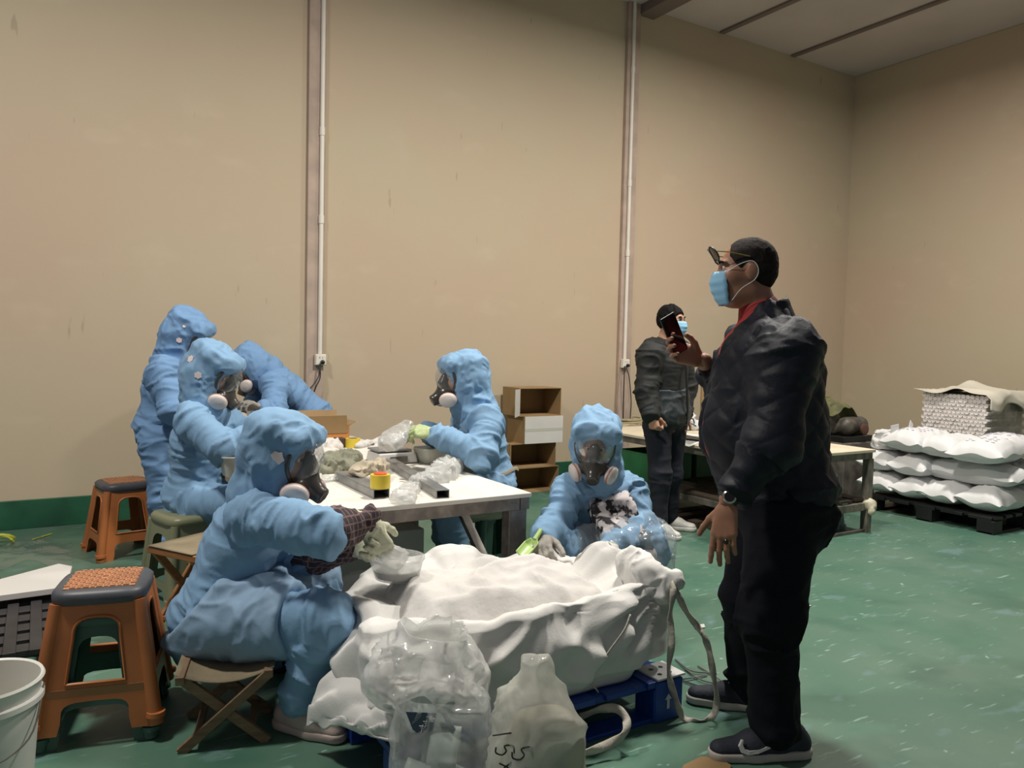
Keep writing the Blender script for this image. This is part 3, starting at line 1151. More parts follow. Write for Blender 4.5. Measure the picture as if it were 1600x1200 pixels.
def loc(A, c):
    c = np.asarray(c, float)
    return lambda x, y, z: c + A[0] * x + A[1] * y + A[2] * z


def head_prims(c, A, s=1.0, neck=None):
    L = loc(A * s, c)
    E = lambda p, r, k=0.02, sub=False: ell(L(*p), np.array(r) * s, A, k, sub)
    P = [E((0, -.012, .035), (.076, .096, .088)), E((0, .03, -.045), (.062, .066, .07), .04), cone(L(0, .035, -.02), L(0, .052, -.085), .058 * s, .036 * s, .03),
         cone(L(-.03, .082, .036), L(.03, .082, .036), .012 * s, None, .02)]
    for q in (-1, 1):
        P += [E((q * .042, .058, -.012), (.028, .03, .03), .02), E((q * .078, -.008, -.002), (.010, .019, .031), .008), E((q * .083, -.013, .004), (.006, .018, .028), .006)]
        P += [E((q * .032, .098, .022), (.017, .013, .011), .01, True), cone(L(q * .034, -.01, -.07), L(q * .03, .05, -.088), .02 * s, None, .03)]
    P += [cone(L(0, .088, .022), L(0, .108, -.014), .008 * s, .013 * s, .012), E((.011, .1, -.018), (.008, .010, .008), .008), E((-.011, .1, -.018), (.008, .010, .008), .008),
          cone(L(-.02, .084, -.044), L(.02, .084, -.044), .008 * s, None, .006), cone(L(-.017, .083, -.058), L(.017, .083, -.058), .009 * s, None, .006), E((0, .074, -.09), (.022, .02, .018), .02)]
    if neck is not None:
        P.append(cone(L(0, -.02, -.05), neck, .056 * s, .064 * s, .03))
    return P


def hand_prims(w, fdir, palm, side, curl=0.5, s=1.0, spread=1.0, thumb=0.5, curls=None):
    """w wrist, fdir where the knuckles point, palm where the palm faces, side 'L'/'R'"""
    Y = nrm(fdir)
    Z = -np.asarray(palm, float)
    Z = nrm(Z - Y * (Z @ Y))
    X = np.cross(Y, Z) * (1 if side == 'L' else -1)      # towards the thumb
    L = lambda x, y, z: np.asarray(w, float) + (X * x + Y * y + Z * z) * s
    P = [cone(L(0, -.02, 0), L(0, .02, 0), .026 * s, .027 * s, .01, Z, .75)]
    base = [(.028, .088), (.009, .093), (-.011, .089), (-.029, .08)]
    lens = [(.042, .027, .021), (.047, .03, .022), (.043, .028, .022), (.034, .021, .019)]
    tips = []
    for i, ((bx, by), ln) in enumerate(zip(base, lens)):
        P.append(cone(L(bx * .6, .018, 0), L(bx, by, 0), .0145 * s, .0125 * s, .012, Z, .95))
        c = curls[i] if curls else curl * (1 + .1 * i)
        a = 0
        p = np.array([bx, by, 0.0])
        sp = bx * 2.2 * spread
        for j, l in enumerate(ln):
            a += c * (0.8, 1.0, 0.7)[j]
            d = np.array([sp * math.cos(a), math.cos(a), -math.sin(a)])
            q = p + nrm(d) * l
            r0 = (.0098, .0090, .0082)[j] * (0.9 if i == 3 else 1)
            P.append(cone(L(*p), L(*q), r0 * s, r0 * .9 * s, .004))
            p = q
        tips.append(L(*p))
    p = np.array([.022, .02, -.006])
    d = nrm([.75 - .35 * thumb, .7, -.25 - .5 * thumb])
    for j, (l, r0) in enumerate(((.045, .0145), (.034, .011), (.027, .0098))):
        q = p + d * l
        P.append(cone(L(*p), L(*q), r0 * s, r0 * .88 * s, .010 if j == 0 else .004))
        p = q
        d = nrm(d + np.array([-.25 * thumb, .25, -.12 * thumb]))
    P.append(ell(L(.004, .05, -.006), np.array((.034, .042, .014)) * s, np.array([X, Y, Z]), .012))
    return P


def limb(J, r, k=0.03):
    return [cone(J[i], J[i + 1], r[i], r[i + 1], k) for i in range(len(J) - 1)]


def torso_axes(J):
    r = nrm(J['shR'] - J['shL'])
    u = nrm(J['neck'] - J['pelvis'])
    r = nrm(r - u * (r @ u))
    return np.array([r, np.cross(u, r), u])


def torso(J, s=1.0, belly=0.0, k=0.06):
    A = torso_axes(J)
    f = A[1]
    ch = J['pelvis'] * .35 + J['neck'] * .65
    P = [ell(J['pelvis'], np.array((.178, .135, .14)) * s, A, k),
         cone(J['pelvis'] + A[2] * .02, ch, .165 * s, .185 * s, k, f, .74),
         cone(ch, J['neck'], .165 * s, .075 * s, k, f, .78),
         cone(J['shL'], J['shR'], .082 * s, None, .05)]
    return P


def body_of(J, A, hc, skin, root, s=0.84, fine_head=False, hands=()):
    """one continuous body under the clothes"""
    P = torso(J, s, k=.05)
    for q in 'LR':
        P += limb([J['sh' + q], J['el' + q], J['wr' + q]], [.055, .044, .03], .02)
        P += limb([J['hip' + q], J['kn' + q], J['an' + q]], [.088, .058, .042], .03)
        P += limb([J['an' + q] + (0, 0, -.02), J['an' + q] + (0, 0, -.04)], [.035, .035])
    Hd = head_prims(hc, A, neck=J['neck'])
    parts = []
    if fine_head:
        P.append(cone(hc - A[2] * .06, J['neck'], .05, .06, .04))
        parts = [sdf_mesh(P, .014), sdf_mesh(Hd, .0045)]
    else:
        parts = [sdf_mesh(P + Hd, .012)]
    for h in hands:
        parts.append(sdf_mesh(h, .0034))
    V, Q = merge(parts)
    mi = np.zeros(len(Q), np.int32)
    me = MB()
    L = loc(A, hc)
    for q in (-1, 1):
        me.lathe([(0, -.0125)] + [(.0125 * math.sin(t), -.0125 * math.cos(t)) for t in np.linspace(.2, 2.2, 7)], L(q * .032, .0785, .022), np.array([A[0], A[2], A[1]]), 14, 1)
        me.lathe([(.0064, .0104), (.004, .0122), (0, .0127)], L(q * .032, .079, .022), np.array([A[0], A[2], A[1]]), 12, 2)
    o = qmesh('body', V, Q, [skin, M_eye, M_iris], root, mi=mi)
    bm = bmesh.new()
    bm.from_mesh(o.data)
    off = wloc(root)
    vs = [bm.verts.new(tuple(np.array(p) - off)) for p in me.v]
    for f_, m_ in zip(me.f, me.mi):
        try:
            fc = bm.faces.new([vs[i] for i in f_])
            fc.material_index = m_
            fc.smooth = True
        except ValueError:
            pass
    bm.to_mesh(o.data)
    bm.free()
    return o


def set_frame(o, root, A, c):
    off = wloc(root)
    m = Matrix.Identity(4)
    c = np.asarray(c) - off
    for i in range(3):
        m[i][0], m[i][1], m[i][2], m[i][3] = A[0][i], A[1][i], A[2][i], c[i]
    o.matrix_local = m


# --- full face respirator, built once in the head's own frame (x right, y forward, z up)
def make_respirator_meshes():
    b = MB()
    rim = []
    for i in range(32):
        a = 2 * math.pi * i / 32
        x, z = .082 * math.cos(a), .02 + .098 * math.sin(a) * (1.0 if math.sin(a) > 0 else .95)
        rim.append(np.array((x, .085 - 4.5 * x * x - .6 * max(0, z - .05) ** 1.2, z)))
    b.tube(rim + rim[:2], .0075, 8, cap=False)
    V, Q = sdf_mesh([ell((0, .095, -.05), (.045, .05, .05), k=.02), cone((0, .12, -.06), (0, .165, -.075), .033, .030, .02), cone((-.05, .10, -.06), (.05, .10, -.06), .022, None, .02),
                     cone((0, .10, .0), (0, .085, .03), .03, .022, .02), plane((0, .176, -.08), (0, 1, -.3), .006)], .006)
    b.add(V, [tuple(q) for q in Q])
    body = b.build('respirator_mask', M_cup, None, smooth=180)
    v = MB()
    G = []
    for i in range(15):
        u = -1 + 2 * i / 14
        row = []
        for j in range(15):
            w = -1 + 2 * j / 14
            k = max(abs(u), abs(w)) / max(1e-6, math.hypot(u, w)) if (u or w) else 1
            x, z = .08 * u * k, .02 + .094 * w * k
            rr = (x / .082) ** 2 + ((z - .02) / .098) ** 2
            row.append((x, .085 - 4.5 * x * x - .6 * max(0, z - .05) ** 1.2 + .05 * (1 - min(1, rr)) ** .6, z))
        G.append(row)
    v.grid(G)
    visor = v.build('visor', M_clearv, None, smooth=180)
    c = MB()
    pr = [(0, -.018), (.036, -.018), (.044, -.012), (.046, -.002), (.046, .004), (.042, .012), (.03, .018), (0, .02)]
    c.lathe(pr, (0, 0, 0), None, 26, sx=1.0, sy=.82)
    c.lathe([(.0465, -.004), (.0478, -.002), (.0478, .001), (.0465, .003)], (0, 0, 0), None, 26, 1, sx=1, sy=.82)
    cart = c.build('filter_cartridge', [M_cart, M_cartp], None, smooth=50)
    return body, visor, cart


_rb, _rv, _rc = make_respirator_meshes()
RESP = [o.data for o in (_rb, _rv, _rc)]
for o in (_rb, _rv, _rc):
    bpy.data.objects.remove(o)


def respirator(root, A, hc):
    m = bpy.data.objects.new('respirator_mask', RESP[0])
    COL.objects.link(m)
    m.parent = root
    set_frame(m, root, np.asarray(A) * 1.14, hc + A[1] * .004)
    v = bpy.data.objects.new('visor', RESP[1])
    COL.objects.link(v)
    v.parent = m
    for q in (-1, 1):
        c = bpy.data.objects.new('filter_cartridge', RESP[2])
        COL.objects.link(c)
        c.parent = m
        z = nrm((q * .85, .42, -.1))
        y = nrm(np.cross(z, (0, 1, .0)))
        x = np.cross(y, z)
        M_ = Matrix.Identity(4)
        p = (q * .077, .108, -.082)
        for i in range(3):
            M_[i][0], M_[i][1], M_[i][2], M_[i][3] = x[i], y[i], z[i], p[i]
        c.matrix_local = M_
    return m


def hood_prims(hc, A, neck, up=1.0):
    L = loc(A, hc)
    P = [ell(L(0, -.03, .02), (.122, .142, .13), A, .03), ell(L(0, -.03, .10 * up), (.122, .135, .072), A, .04),
         cone(L(0, -.04, -.05), neck - A[1] * .01, .112, .13, .05), cone(L(0, .02, -.10), neck + A[1] * .03, .085, .1, .04),
         cone(L(-.085, .07, .105), L(.085, .07, .105), .036, None, .04)]
    P += [ell(L(0, .135, -.01), (.088, .085, .108), A, .014, True)]
    return P


def shoe(root, name, an, d, m, sole, length=.27, w=.048, floor=0.0, laces=None, toe=1.0):
    """an: ankle; d: toe direction on the floor"""
    d = nrm((d[0], d[1], 0))
    n = np.array((-d[1], d[0], 0))
    b = np.array((an[0], an[1], floor))
    H_ = b - d * length * .27
    T_ = b + d * length * .62
    M_ = b + d * length * .25
    up = [cone(H_ + (0, 0, .05), M_ + (0, 0, .052), .04, .045, .03), cone(M_ + (0, 0, .046), T_ + (0, 0, .036), .046, .036, .03, np.array((0, 0, 1.)), .8),
          cone(b + (0, 0, .05), b + (0, 0, .105), .046, .046, .03), cone(H_ + (0, 0, .045), H_ + (0, 0, .085) + d * .012, .036, .032, .02), plane((0, 0, floor + .028), (0, 0, -1), .004)]
    V, Q = sdf_mesh(up, .006)
    o = qmesh(name, V, Q, m, root)
    so = [cone(H_ + (0, 0, .02), M_ + (0, 0, .018), .048, .05, .02), cone(M_ + (0, 0, .018), T_ + (0, 0, .022), .05, .042, .02), plane((0, 0, floor + .034), (0, 0, 1), .004), plane((0, 0, floor + .001), (0, 0, -1), .004)]
    V, Q = sdf_mesh(so, .006)
    qmesh('sole', V, Q, sole, o)
    if laces is not None:
        lc = MB()
        for i in range(4):
            c = b + d * (.045 + .025 * i) + (0, 0, .112 - .014 * i)
            lc.tube([c - n * .026 + (0, 0, -.01), c + (0, 0, .004), c + n * .026 + (0, 0, -.01)], .0035, 6)
        q = lc.build('laces', laces, o)
        q['kind'] = 'stuff'
    return o


def px(d):
    return {k: at(*v) for k, v in d.items()}


def worker(label, J, hc, hfwd, hup, seed, suit=M_suit, gloves=None, hands=None, shoes=None, suit_extra=(), cut=None, rs=1.0, hood_up=1.0, h=.009, jacket=None, patches=(), fore=1.0):
    J = px(J)
    hc = at(*hc)
    A = fr(hfwd, hup)
    base = (J['anL'] + J['anR'] + J['pelvis'] * 2) / 4
    root = empty('person', (base[0], base[1], 0))
    tag(root, label, 'person', 'workers in blue coveralls')
    body_of(J, A, hc, M_skin, root)
    P = torso(J, 1.0 * rs)
    for q in 'LR':
        P += limb([J['sh' + q], J['el' + q], J['wr' + q]], [.094 * rs, (.08 if fore > .9 else .088) * rs, .062 * rs], .04) if fore > .9 else limb([J['sh' + q], J['el' + q]], [.094, .09], .04)
        P += limb([J['hip' + q], J['kn' + q], J['an' + q]], [.118 * rs, .098 * rs, .075 * rs], .05)
    P += list(suit_extra)
    if cut:
        P += list(cut)
    V, Q = sdf_mesh(P, h)
    segs = [(J['pelvis'], J['neck'], .16)]
    for q in 'LR':
        segs += [(J['sh' + q], J['el' + q], .085), (J['el' + q], J['wr' + q], .06), (J['hip' + q], J['kn' + q], .1), (J['kn' + q], J['an' + q], .08)]
    V = relax(creases(V, Q, segs, seed, .017), Q, 1, .25)
    qmesh('coverall', V, Q, suit, root)
    V, Q = sdf_mesh(hood_prims(hc, A, J['neck'], hood_up), .008)
    V = folds(V, Q, seed + 3, .014, 11, .8, .6)
    ho = qmesh('hood', V, Q, suit, root)
    respirator(root, A, hc)
    L = loc(A, hc)
    for i, (x, y, z, sz, nx) in enumerate(patches):
        dv = nrm(L(x, y, z) - hc)
        rel = V - hc
        p = V[np.argmax((rel @ dv) / (np.linalg.norm(rel, axis=1) + 1e-9) + 0)] - dv * .002
        # a small star shaped sticker lying on the hood
        n = nrm(A[0] * nx[0] + A[1] * nx[1] + A[2] * nx[2])
        e1 = nrm(np.cross(n, A[2]) + 1e-6)
        e2 = np.cross(n, e1)
        poly = [(sz * (1.0, .8, .95, .7, .9, .78)[k % 6] * math.cos(k * math.pi / 6), sz * (1.0, .8, .95, .7, .9, .78)[k % 6] * math.sin(k * math.pi / 6)) for k in range(12)]
        MB().prism(poly, p, e1, e2, n, .006).build('patch', M_patch, ho)
    for q in 'LR':
        if hands and q in hands:
            tgt, palm, curl, gm = hands[q][:4]
            kw = hands[q][4] if len(hands[q]) > 4 else {}
            d = at(*tgt) - J['wr' + q]
            hp = [dict(z, ra=z['ra'] * 1.15, rb=z['rb'] * 1.15) if z['t'] == 'c' else z for z in hand_prims(J['wr' + q] + nrm(d) * .02, d, palm, q, curl, 1.16, **kw)]
            fa = nrm(J['wr' + q] - J['el' + q])
            hp.append(cone(J['wr' + q] - fa * .05, J['wr' + q] + nrm(d) * .02, .05, .034, .02))
            V, Q = sdf_mesh(hp, .0042)
            V = folds(V, Q, seed + 7, .003, 30, 1)
            qmesh('glove', V, Q, gm, root)
        if shoes and q in shoes:
            d, m, so = shoes[q]
            shoe(root, 'shoe', J['an' + q], d, m, so, .25)
    return root, J, A, hc


DOWN = V3(0, 0, -1)
UPV = V3(0, 0, 1)
LEFT, RIGHT, BACK, TOCAM = -RT, RT, FW, -FW

def grow(P, d):
    return [dict(p_, r=p_['r'] + d) if p_['t'] == 'e' else (dict(p_, ra=p_['ra'] + d / min(1, p_['s']), rb=p_['rb'] + d / min(1, p_['s'])) if p_['t'] == 'c' else p_) for p_ in P]


def suit_core(J):
    P = torso(J)
    for q in 'LR':
        P += limb([J['sh' + q], J['sh' + q] * .6 + J['el' + q] * .4], [.094, .086], .04)
        P += limb([J['hip' + q], J['kn' + q]], [.118, .098], .05)
    return P


# --- nearest worker, on the folding stool, filling bags
J4 = dict(pelvis=(330, 962, 2.98), neck=(413, 775, 2.98), shR=(400, 806, 2.82), shL=(430, 792, 3.14), elR=(504, 834, 2.70), wrR=(572, 812, 2.80), elL=(476, 868, 3.08), wrL=(546, 852, 2.95),
          hipR=(345, 968, 2.88), knR=(508, 968, 2.76), anR=(470, 1088, 2.78), hipL=(335, 955, 3.12), knL=(490, 908, 3.22), anL=(440, 1015, 3.3))
_b = at(568, 812, 2.80)
p4, J4w, A4, h4 = worker('nearest worker in pale blue coverall sitting on a folding stool, plaid sleeves, filling a bag', J4, (442, 715, 2.94), RIGHT * .93 + DOWN * .30 + TOCAM * .2, UPV + RIGHT * .2, 3,
                hands=dict(R=((590, 845, 2.83), LEFT * .4 + BACK, .75, M_glove), L=((572, 856, 2.9), UPV * .2 + TOCAM * .6 + RIGHT * .2, .6, M_glove)),
                shoes=dict(R=(RIGHT * .8 + DOWN * .0 + TOCAM * .35, M_pinkshoe, M_pinkshoe), L=(RIGHT, M_darkshoe, M_darkshoe)), h=.0075, fore=.42,
                patches=[(.108, .03, .02, .030, (1, .2, 0)), ])
M_plaid = mat('dark plaid cloth', (58, 46, 50), 0.85, bump=0.2, bscale=40)


def plaid_nodes(m):
    nt = m.node_tree
    N, Lk = nt.nodes, nt.links
    tc = N.new('ShaderNodeTexCoord')
    prev = None
    for ax, sc in (((1, 0, 0), 26), ((0, 0, 1), 26)):
        mp = N.new('ShaderNodeMapping')
        mp.inputs['Rotation'].default_value = (0, 0, -_yaw * 1.0)
        Lk.new(tc.outputs['Object'], mp.inputs['Vector'])
        w = N.new('ShaderNodeTexWave')
        w.bands_direction = 'X' if ax[0] else 'Z'
        w.inputs['Scale'].default_value = 15 if ax[0] else 12
        w.inputs['Distortion'].default_value = 1.2
        Lk.new(mp.outputs[0], w.inputs['Vector'])
        r = N.new('ShaderNodeValToRGB')
        r.color_ramp.elements[0].position, r.color_ramp.elements[1].position = 0.86, 0.97
        Lk.new(w.outputs['Fac'], r.inputs[0])
        if prev is None:
            prev = r.outputs[0]
        else:
            mx = N.new('ShaderNodeMath')
            mx.operation = 'MAXIMUM'
            Lk.new(prev, mx.inputs[0])
            Lk.new(r.outputs[0], mx.inputs[1])
            prev = mx.outputs[0]
    mi = N.new('ShaderNodeMix')
    mi.data_type = 'RGBA'
    mi.inputs[6].default_value = (*lin((56, 44, 50)), 1)
    mi.inputs[7].default_value = (*lin((118, 96, 92)), 1)
    Lk.new(prev, mi.inputs[0])
    Lk.new(mi.outputs[2], N['Principled BSDF'].inputs['Base Color'])


plaid_nodes(M_plaid)
for q in 'RL':
    e, w = J4w['el' + q], J4w['wr' + q]
    s_ = nrm(e - J4w['sh' + q])
    a0 = e - s_ * .035
    a0 = e - s_ * .012
    V, Q = sdf_mesh([cone(a0, e + (w - e) * .3, .066, .074, .03), cone(e + (w - e) * .3, w, .074, .054, .03)], .007)
    o = qmesh('plaid_sleeve', creases(V, Q, [(e, w, .08)], 21, .012, 22, 9), Q, M_plaid, p4)
    o['label'] = 'dark plaid over-sleeve'
# apron of the nearest worker: a paler cloth round waist and lap
M_apron4 = mat('pale blue grey apron', (132, 160, 186), 0.75, var=0.06, vscale=4, bump=0.2, bscale=22)
At = torso_axes(J4w)
lap = [cone((J4w['hipR'] + J4w['hipL']) / 2 + At[1] * .08, (J4w['knR'] + J4w['knL']) / 2 * .6 + (J4w['hipR'] + J4w['hipL']) / 2 * .4, .13, .12, .06)]
V, Q = sdf_mesh(grow(suit_core(J4w) + lap, .026) + [plane(J4w['pelvis'] - At[1] * .06 + At[2] * .02, -At[1] + At[2] * .35, .02), plane(J4w['pelvis'] + At[2] * .2, At[2] - At[1] * .5, .02),
                 plane(J4w['knR'] * .72 + J4w['hipR'] * .28, J4w['knR'] - J4w['hipR'], .02)], .0085)
qmesh('apron', creases(V, Q, [], 44, .012, 8, 7), Q, M_apron4, p4)

# --- seated worker beyond, on the sage stool
J2 = dict(pelvis=(300, 775, 4.36), neck=(322, 640, 4.30), shR=(302, 658, 4.14), shL=(338, 652, 4.48), elR=(348, 700, 4.02), wrR=(424, 668, 4.10), elL=(392, 685, 4.46), wrL=(432, 656, 4.4),
          hipR=(308, 790, 4.25), knR=(418, 786, 4.12), anR=(405, 915, 4.12), hipL=(303, 785, 4.45), knL=(420, 782, 4.5), anL=(410, 890, 4.5))
worker('worker in blue coverall seated on the sage stool, arms stretched over the table', J2, (332, 585, 4.28), RIGHT * .9 + DOWN * .55, UPV + RIGHT * .3, 8,
       hands=dict(R=((452, 664, 4.15), DOWN, .45, M_gloveg), L=((458, 655, 4.42), DOWN, .5, M_glove)), patches=[(.106, -.02, -.01, .022, (1, 0, 0)), (.085, -.11, .03, .024, (.8, -.6, .1))])

# --- standing worker at the back left
J1 = dict(pelvis=(250, 665, 5.0), neck=(276, 562, 5.0), shR=(256, 582, 4.84), shL=(288, 574, 5.18), elR=(272, 640, 4.78), wrR=(325, 655, 4.85), elL=(305, 632, 5.2), wrL=(352, 645, 5.15),
          hipR=(248, 685, 4.9), knR=(262, 778, 4.92), anR=(255, 868, 4.95), hipL=(256, 680, 5.1), knL=(278, 772, 5.15), anL=(275, 852, 5.18))
worker('standing stooped worker in blue coverall at the back left, behind the seated one', J1, (292, 526, 4.98), RIGHT * .8 + DOWN * .6 + BACK * .1, UPV + RIGHT * .4, 15, suit=M_suit2,
       hands=dict(R=((345, 662, 4.9), DOWN, .6, M_gloved), L=((372, 648, 5.15), DOWN, .6, M_gloved)), shoes=dict(R=(RIGHT, M_darkshoe, M_darkshoe), L=(RIGHT, M_darkshoe, M_darkshoe)), rs=1.08, patches=[(.106, .0, -.02, .02, (1, 0, 0)), (.1, -.02, .06, .011, (1, 0, .3))])

# --- worker leaning over the table from the wall side
J3 = dict(pelvis=(490, 648, 6.1), neck=(414, 582, 5.95), shL=(428, 602, 5.80), shR=(412, 590, 6.12), elL=(432, 648, 5.66), wrL=(412, 640, 5.56), elR=(395, 642, 6.0), wrR=(392, 642, 5.72),
          hipL=(487, 660, 6.0), knL=(492, 735, 6.02), anL=(490, 815, 6.05), hipR=(492, 655, 6.2), knR=(500, 730, 6.24), anR=(500, 808, 6.25))
worker('worker in blue coverall bending low over the table beside the wall socket', J3, (390, 574, 5.88), LEFT * .55 + DOWN * .75 + TOCAM * .25, UPV * .6 + LEFT * .8, 27, suit=M_suit2,
       hands=dict(L=((396, 632, 5.5), DOWN, .6, M_gloved), R=((380, 640, 5.65), DOWN, .6, M_gloved)), shoes=dict(R=(LEFT, M_darkshoe, M_darkshoe), L=(LEFT, M_darkshoe, M_darkshoe)))

# --- worker weighing a bag at the far side of the table
J5 = dict(pelvis=(768, 752, 4.66), neck=(742, 640, 4.6), shL=(760, 660, 4.42), shR=(732, 650, 4.78), elL=(754, 714, 4.28), wrL=(684, 680, 4.32), elR=(722, 704, 4.80), wrR=(670, 676, 4.62),
          hipL=(766, 765, 4.54), knL=(700, 770, 4.34), anL=(715, 885, 4.36), hipR=(756, 762, 4.78), knR=(690, 760, 4.72), anR=(700, 862, 4.75))
p5, J5w, A5, h5 = worker('worker in blue coverall and beige apron weighing a bag, facing left', J5, (722, 594, 4.58), LEFT * .92 + DOWN * .18 + TOCAM * .33, UPV + LEFT * .1, 33,
       hands=dict(L=((640, 670, 4.36), BACK * .5 + DOWN * .6, .6, M_gloveg), R=((640, 668, 4.5), TOCAM * .4 + DOWN, .6, M_gloved)))
M_apron5 = mat('dusty beige apron', (158, 148, 130), 0.75, var=0.08, vscale=4, bump=0.15, bscale=20)
At = torso_axes(J5w)
lap = [cone((J5w['hipL'] + J5w['hipR']) / 2 + At[1] * .1, (J5w['knL'] + J5w['knR']) / 2 * .6 + (J5w['hipL'] + J5w['hipR']) / 2 * .4, .14, .13, .06)]
V, Q = sdf_mesh(grow(suit_core(J5w) + lap, .042) + [plane(J5w['pelvis'] + At[1] * .01, -At[1] + At[2] * .12, .02), plane(J5w['neck'] - At[2] * .10, At[2], .02)]
                + [plane(J5w['pelvis'] + At[0] * q * .15 + At[2] * .2, At[0] * q + At[2] * .3, .02) for q in (-1, 1)], .0095)
qmesh('apron', creases(V, Q, [], 51, .012, 8, 7), Q, M_apron5, p5)
st = MB()
for q in (-1, 1):
    n_ = J5w['neck'] - At[2] * .09 + At[1] * .11 + At[0] * q * .07
    st.tube(spline([n_, J5w['neck'] + At[0] * q * .09 + At[2] * .015 + At[1] * .02, J5w['neck'] + At[0] * q * .06 - At[1] * .09], 6), .012, 6, flat=(1, .35))
o = st.build('neck_strap', M_apron5, p5)
o['kind'] = 'stuff'
MB().tube(spline([J5w['pelvis'] + At[1] * .12 - At[0] * .13 + At[2] * .08, J5w['pelvis'] - At[0] * .2 + At[2] * .07, J5w['pelvis'] - At[1] * .13 - At[0] * .1 + At[2] * .06, J5w['pelvis'] - At[1] * .17 - At[0] * .03 + At[2] * .03], 6), .012, 6, flat=(.4, 1)).build('waist_tie', M_apron5, p5)

# --- worker crouching behind the sack, facing the camera
J6 = dict(pelvis=(952, 850, 4.12), neck=(938, 752, 3.93), shR=(893, 770, 3.86), shL=(986, 766, 3.93), elR=(866, 822, 3.74), wrR=(852, 838, 3.56), elL=(1003, 832, 3.78), wrL=(958, 854, 3.60),
          hipR=(928, 860, 4.05), knR=(880, 858, 3.74), anR=(888, 972, 3.80), hipL=(978, 860, 4.05), knL=(1008, 858, 3.76), anL=(1004, 972, 3.82))
p6, J6w, A6, h6 = worker('worker in blue coverall crouching behind the white sack, facing the camera with patterned apron', J6, (930, 694, 3.82), TOCAM * .86 + DOWN * .42 + LEFT * .12, UPV + TOCAM * .35, 40,
       hands=dict(R=((846, 856, 3.42), RIGHT * .5 + DOWN, .8, M_gloved), L=((940, 858, 3.48), DOWN, .4, M_glove)), shoes=dict(R=(TOCAM, M_darkshoe, M_darkshoe), L=(TOCAM, M_darkshoe, M_darkshoe)))
M_camo = mat('black and white patterned apron', (206, 198, 198), 0.7, rgb2=(30, 26, 28), vscale=20, thresh=(.48, .54), detail=6)
M_navy = mat('dark teal cloth', (30, 58, 72), 0.75)
At = torso_axes(J6w)
lap = [cone((J6w['hipL'] + J6w['hipR']) / 2 + At[1] * .1, (J6w['knL'] + J6w['knR']) / 2, .13, .11, .06)]
bibs = suit_core(J6w) + lap
cutA = [plane(J6w['pelvis'] + At[1] * .03, -At[1] + At[2] * .12, .02)]
cutA += [plane(J6w['pelvis'] + At[0] * q * .13, At[0] * q + At[2] * .08, .008) for q in (-1, 1)]
zt, zb, zm = J6w['neck'] + At[2] * .0, J6w['neck'] - At[2] * .095, J6w['neck'] - At[2] * .135
V, Q = sdf_mesh(grow(bibs, .044) + cutA + [plane(zt, At[2], .006)], .0085)
ap = qmesh('apron', creases(V, Q, [], 61, .010, 8, 7), Q, M_camo, p6)
V, Q = sdf_mesh(grow(bibs, .050) + cutA + [plane(zb, At[2], .004), plane(zm, -At[2], .004)], .0075)
if len(V):
    qmesh('teal_band', creases(V, Q, [], 61, .010, 8, 7), Q, M_navy, ap)
# clear plastic over the knees and forearm
M_film = film('clear plastic film', (205, 212, 216), 0.22, 0.10, 0.8, 16)
V, Q = sdf_mesh([cone(J6w['hipL'], J6w['knL'], .15, .135, .05), cone(J6w['knL'], J6w['anL'] * .35 + J6w['knL'] * .65, .135, .14, .05), cone(J6w['knR'], J6w['knL'], .10, .12, .06),
                 cone(J6w['wrL'] + nrm(J6w['elL'] - J6w['wrL']) * .02, J6w['elL'], .075, .10, .03)], .013)
qmesh('plastic_wrap', folds(V, Q, 71, .02, 9, 1, .9), Q, M_film, p6)
# ------------------------------------------------------------------ the two men in ordinary clothes
M_quilt = mat('dark navy quilted nylon', (16, 20, 31), 0.6, var=0.12, vscale=5, bump=0.15, bscale=50, spec=.3)
M_trous = mat('black cotton trousers', (15, 17, 24), 0.9, var=0.15, vscale=5, bump=0.15, bscale=60, spec=.2)
crumple(M_trous, 6, .02, .5)
M_red = mat('red shirt', (150, 30, 26), 0.75, var=0.1, vscale=8)
M_maskb = mat('pale blue surgical mask', (140, 190, 220), 0.7, var=0.05, vscale=8)
M_loop = mat('white ear loop', (222, 222, 220), 0.7)
M_navyshoe = mat('navy knit shoe', (34, 38, 50), 0.75, var=0.15, vscale=30, bump=0.2, bscale=90)
M_solew = mat('off white sole', (176, 170, 162), 0.6, var=0.08, vscale=9)
M_jacket2 = mat('charcoal jacket cloth', (25, 26, 25), 0.75, var=0.1, vscale=4, bump=0.15, bscale=50)
crumple(M_jacket2, 6, .02, .5)
M_jacket3 = mat('slate jacket panel', (40, 47, 51), 0.6, var=0.08, vscale=4)
crumple(M_jacket3, 6, .02, .6)
M_jean = mat('dark navy trousers', (24, 26, 38), 0.85, var=0.12, vscale=5)
crumple(M_jean, 6, .02, .5)
M_hair2 = mat('dark grey brown cropped hair', (36, 31, 29), 0.8, var=0.3, vscale=50, bump=0.3, bscale=220, spec=.15)
M_glass = mat('dark lens', (20, 18, 18), 0.12)
M_gold = mat('gold metal', (196, 160, 92), 0.25, metal=1.0)
M_chrome = mat('bright metal', (190, 190, 190), 0.2, metal=1.0)
M_leather = mat('black leather strap', (22, 20, 20), 0.5)


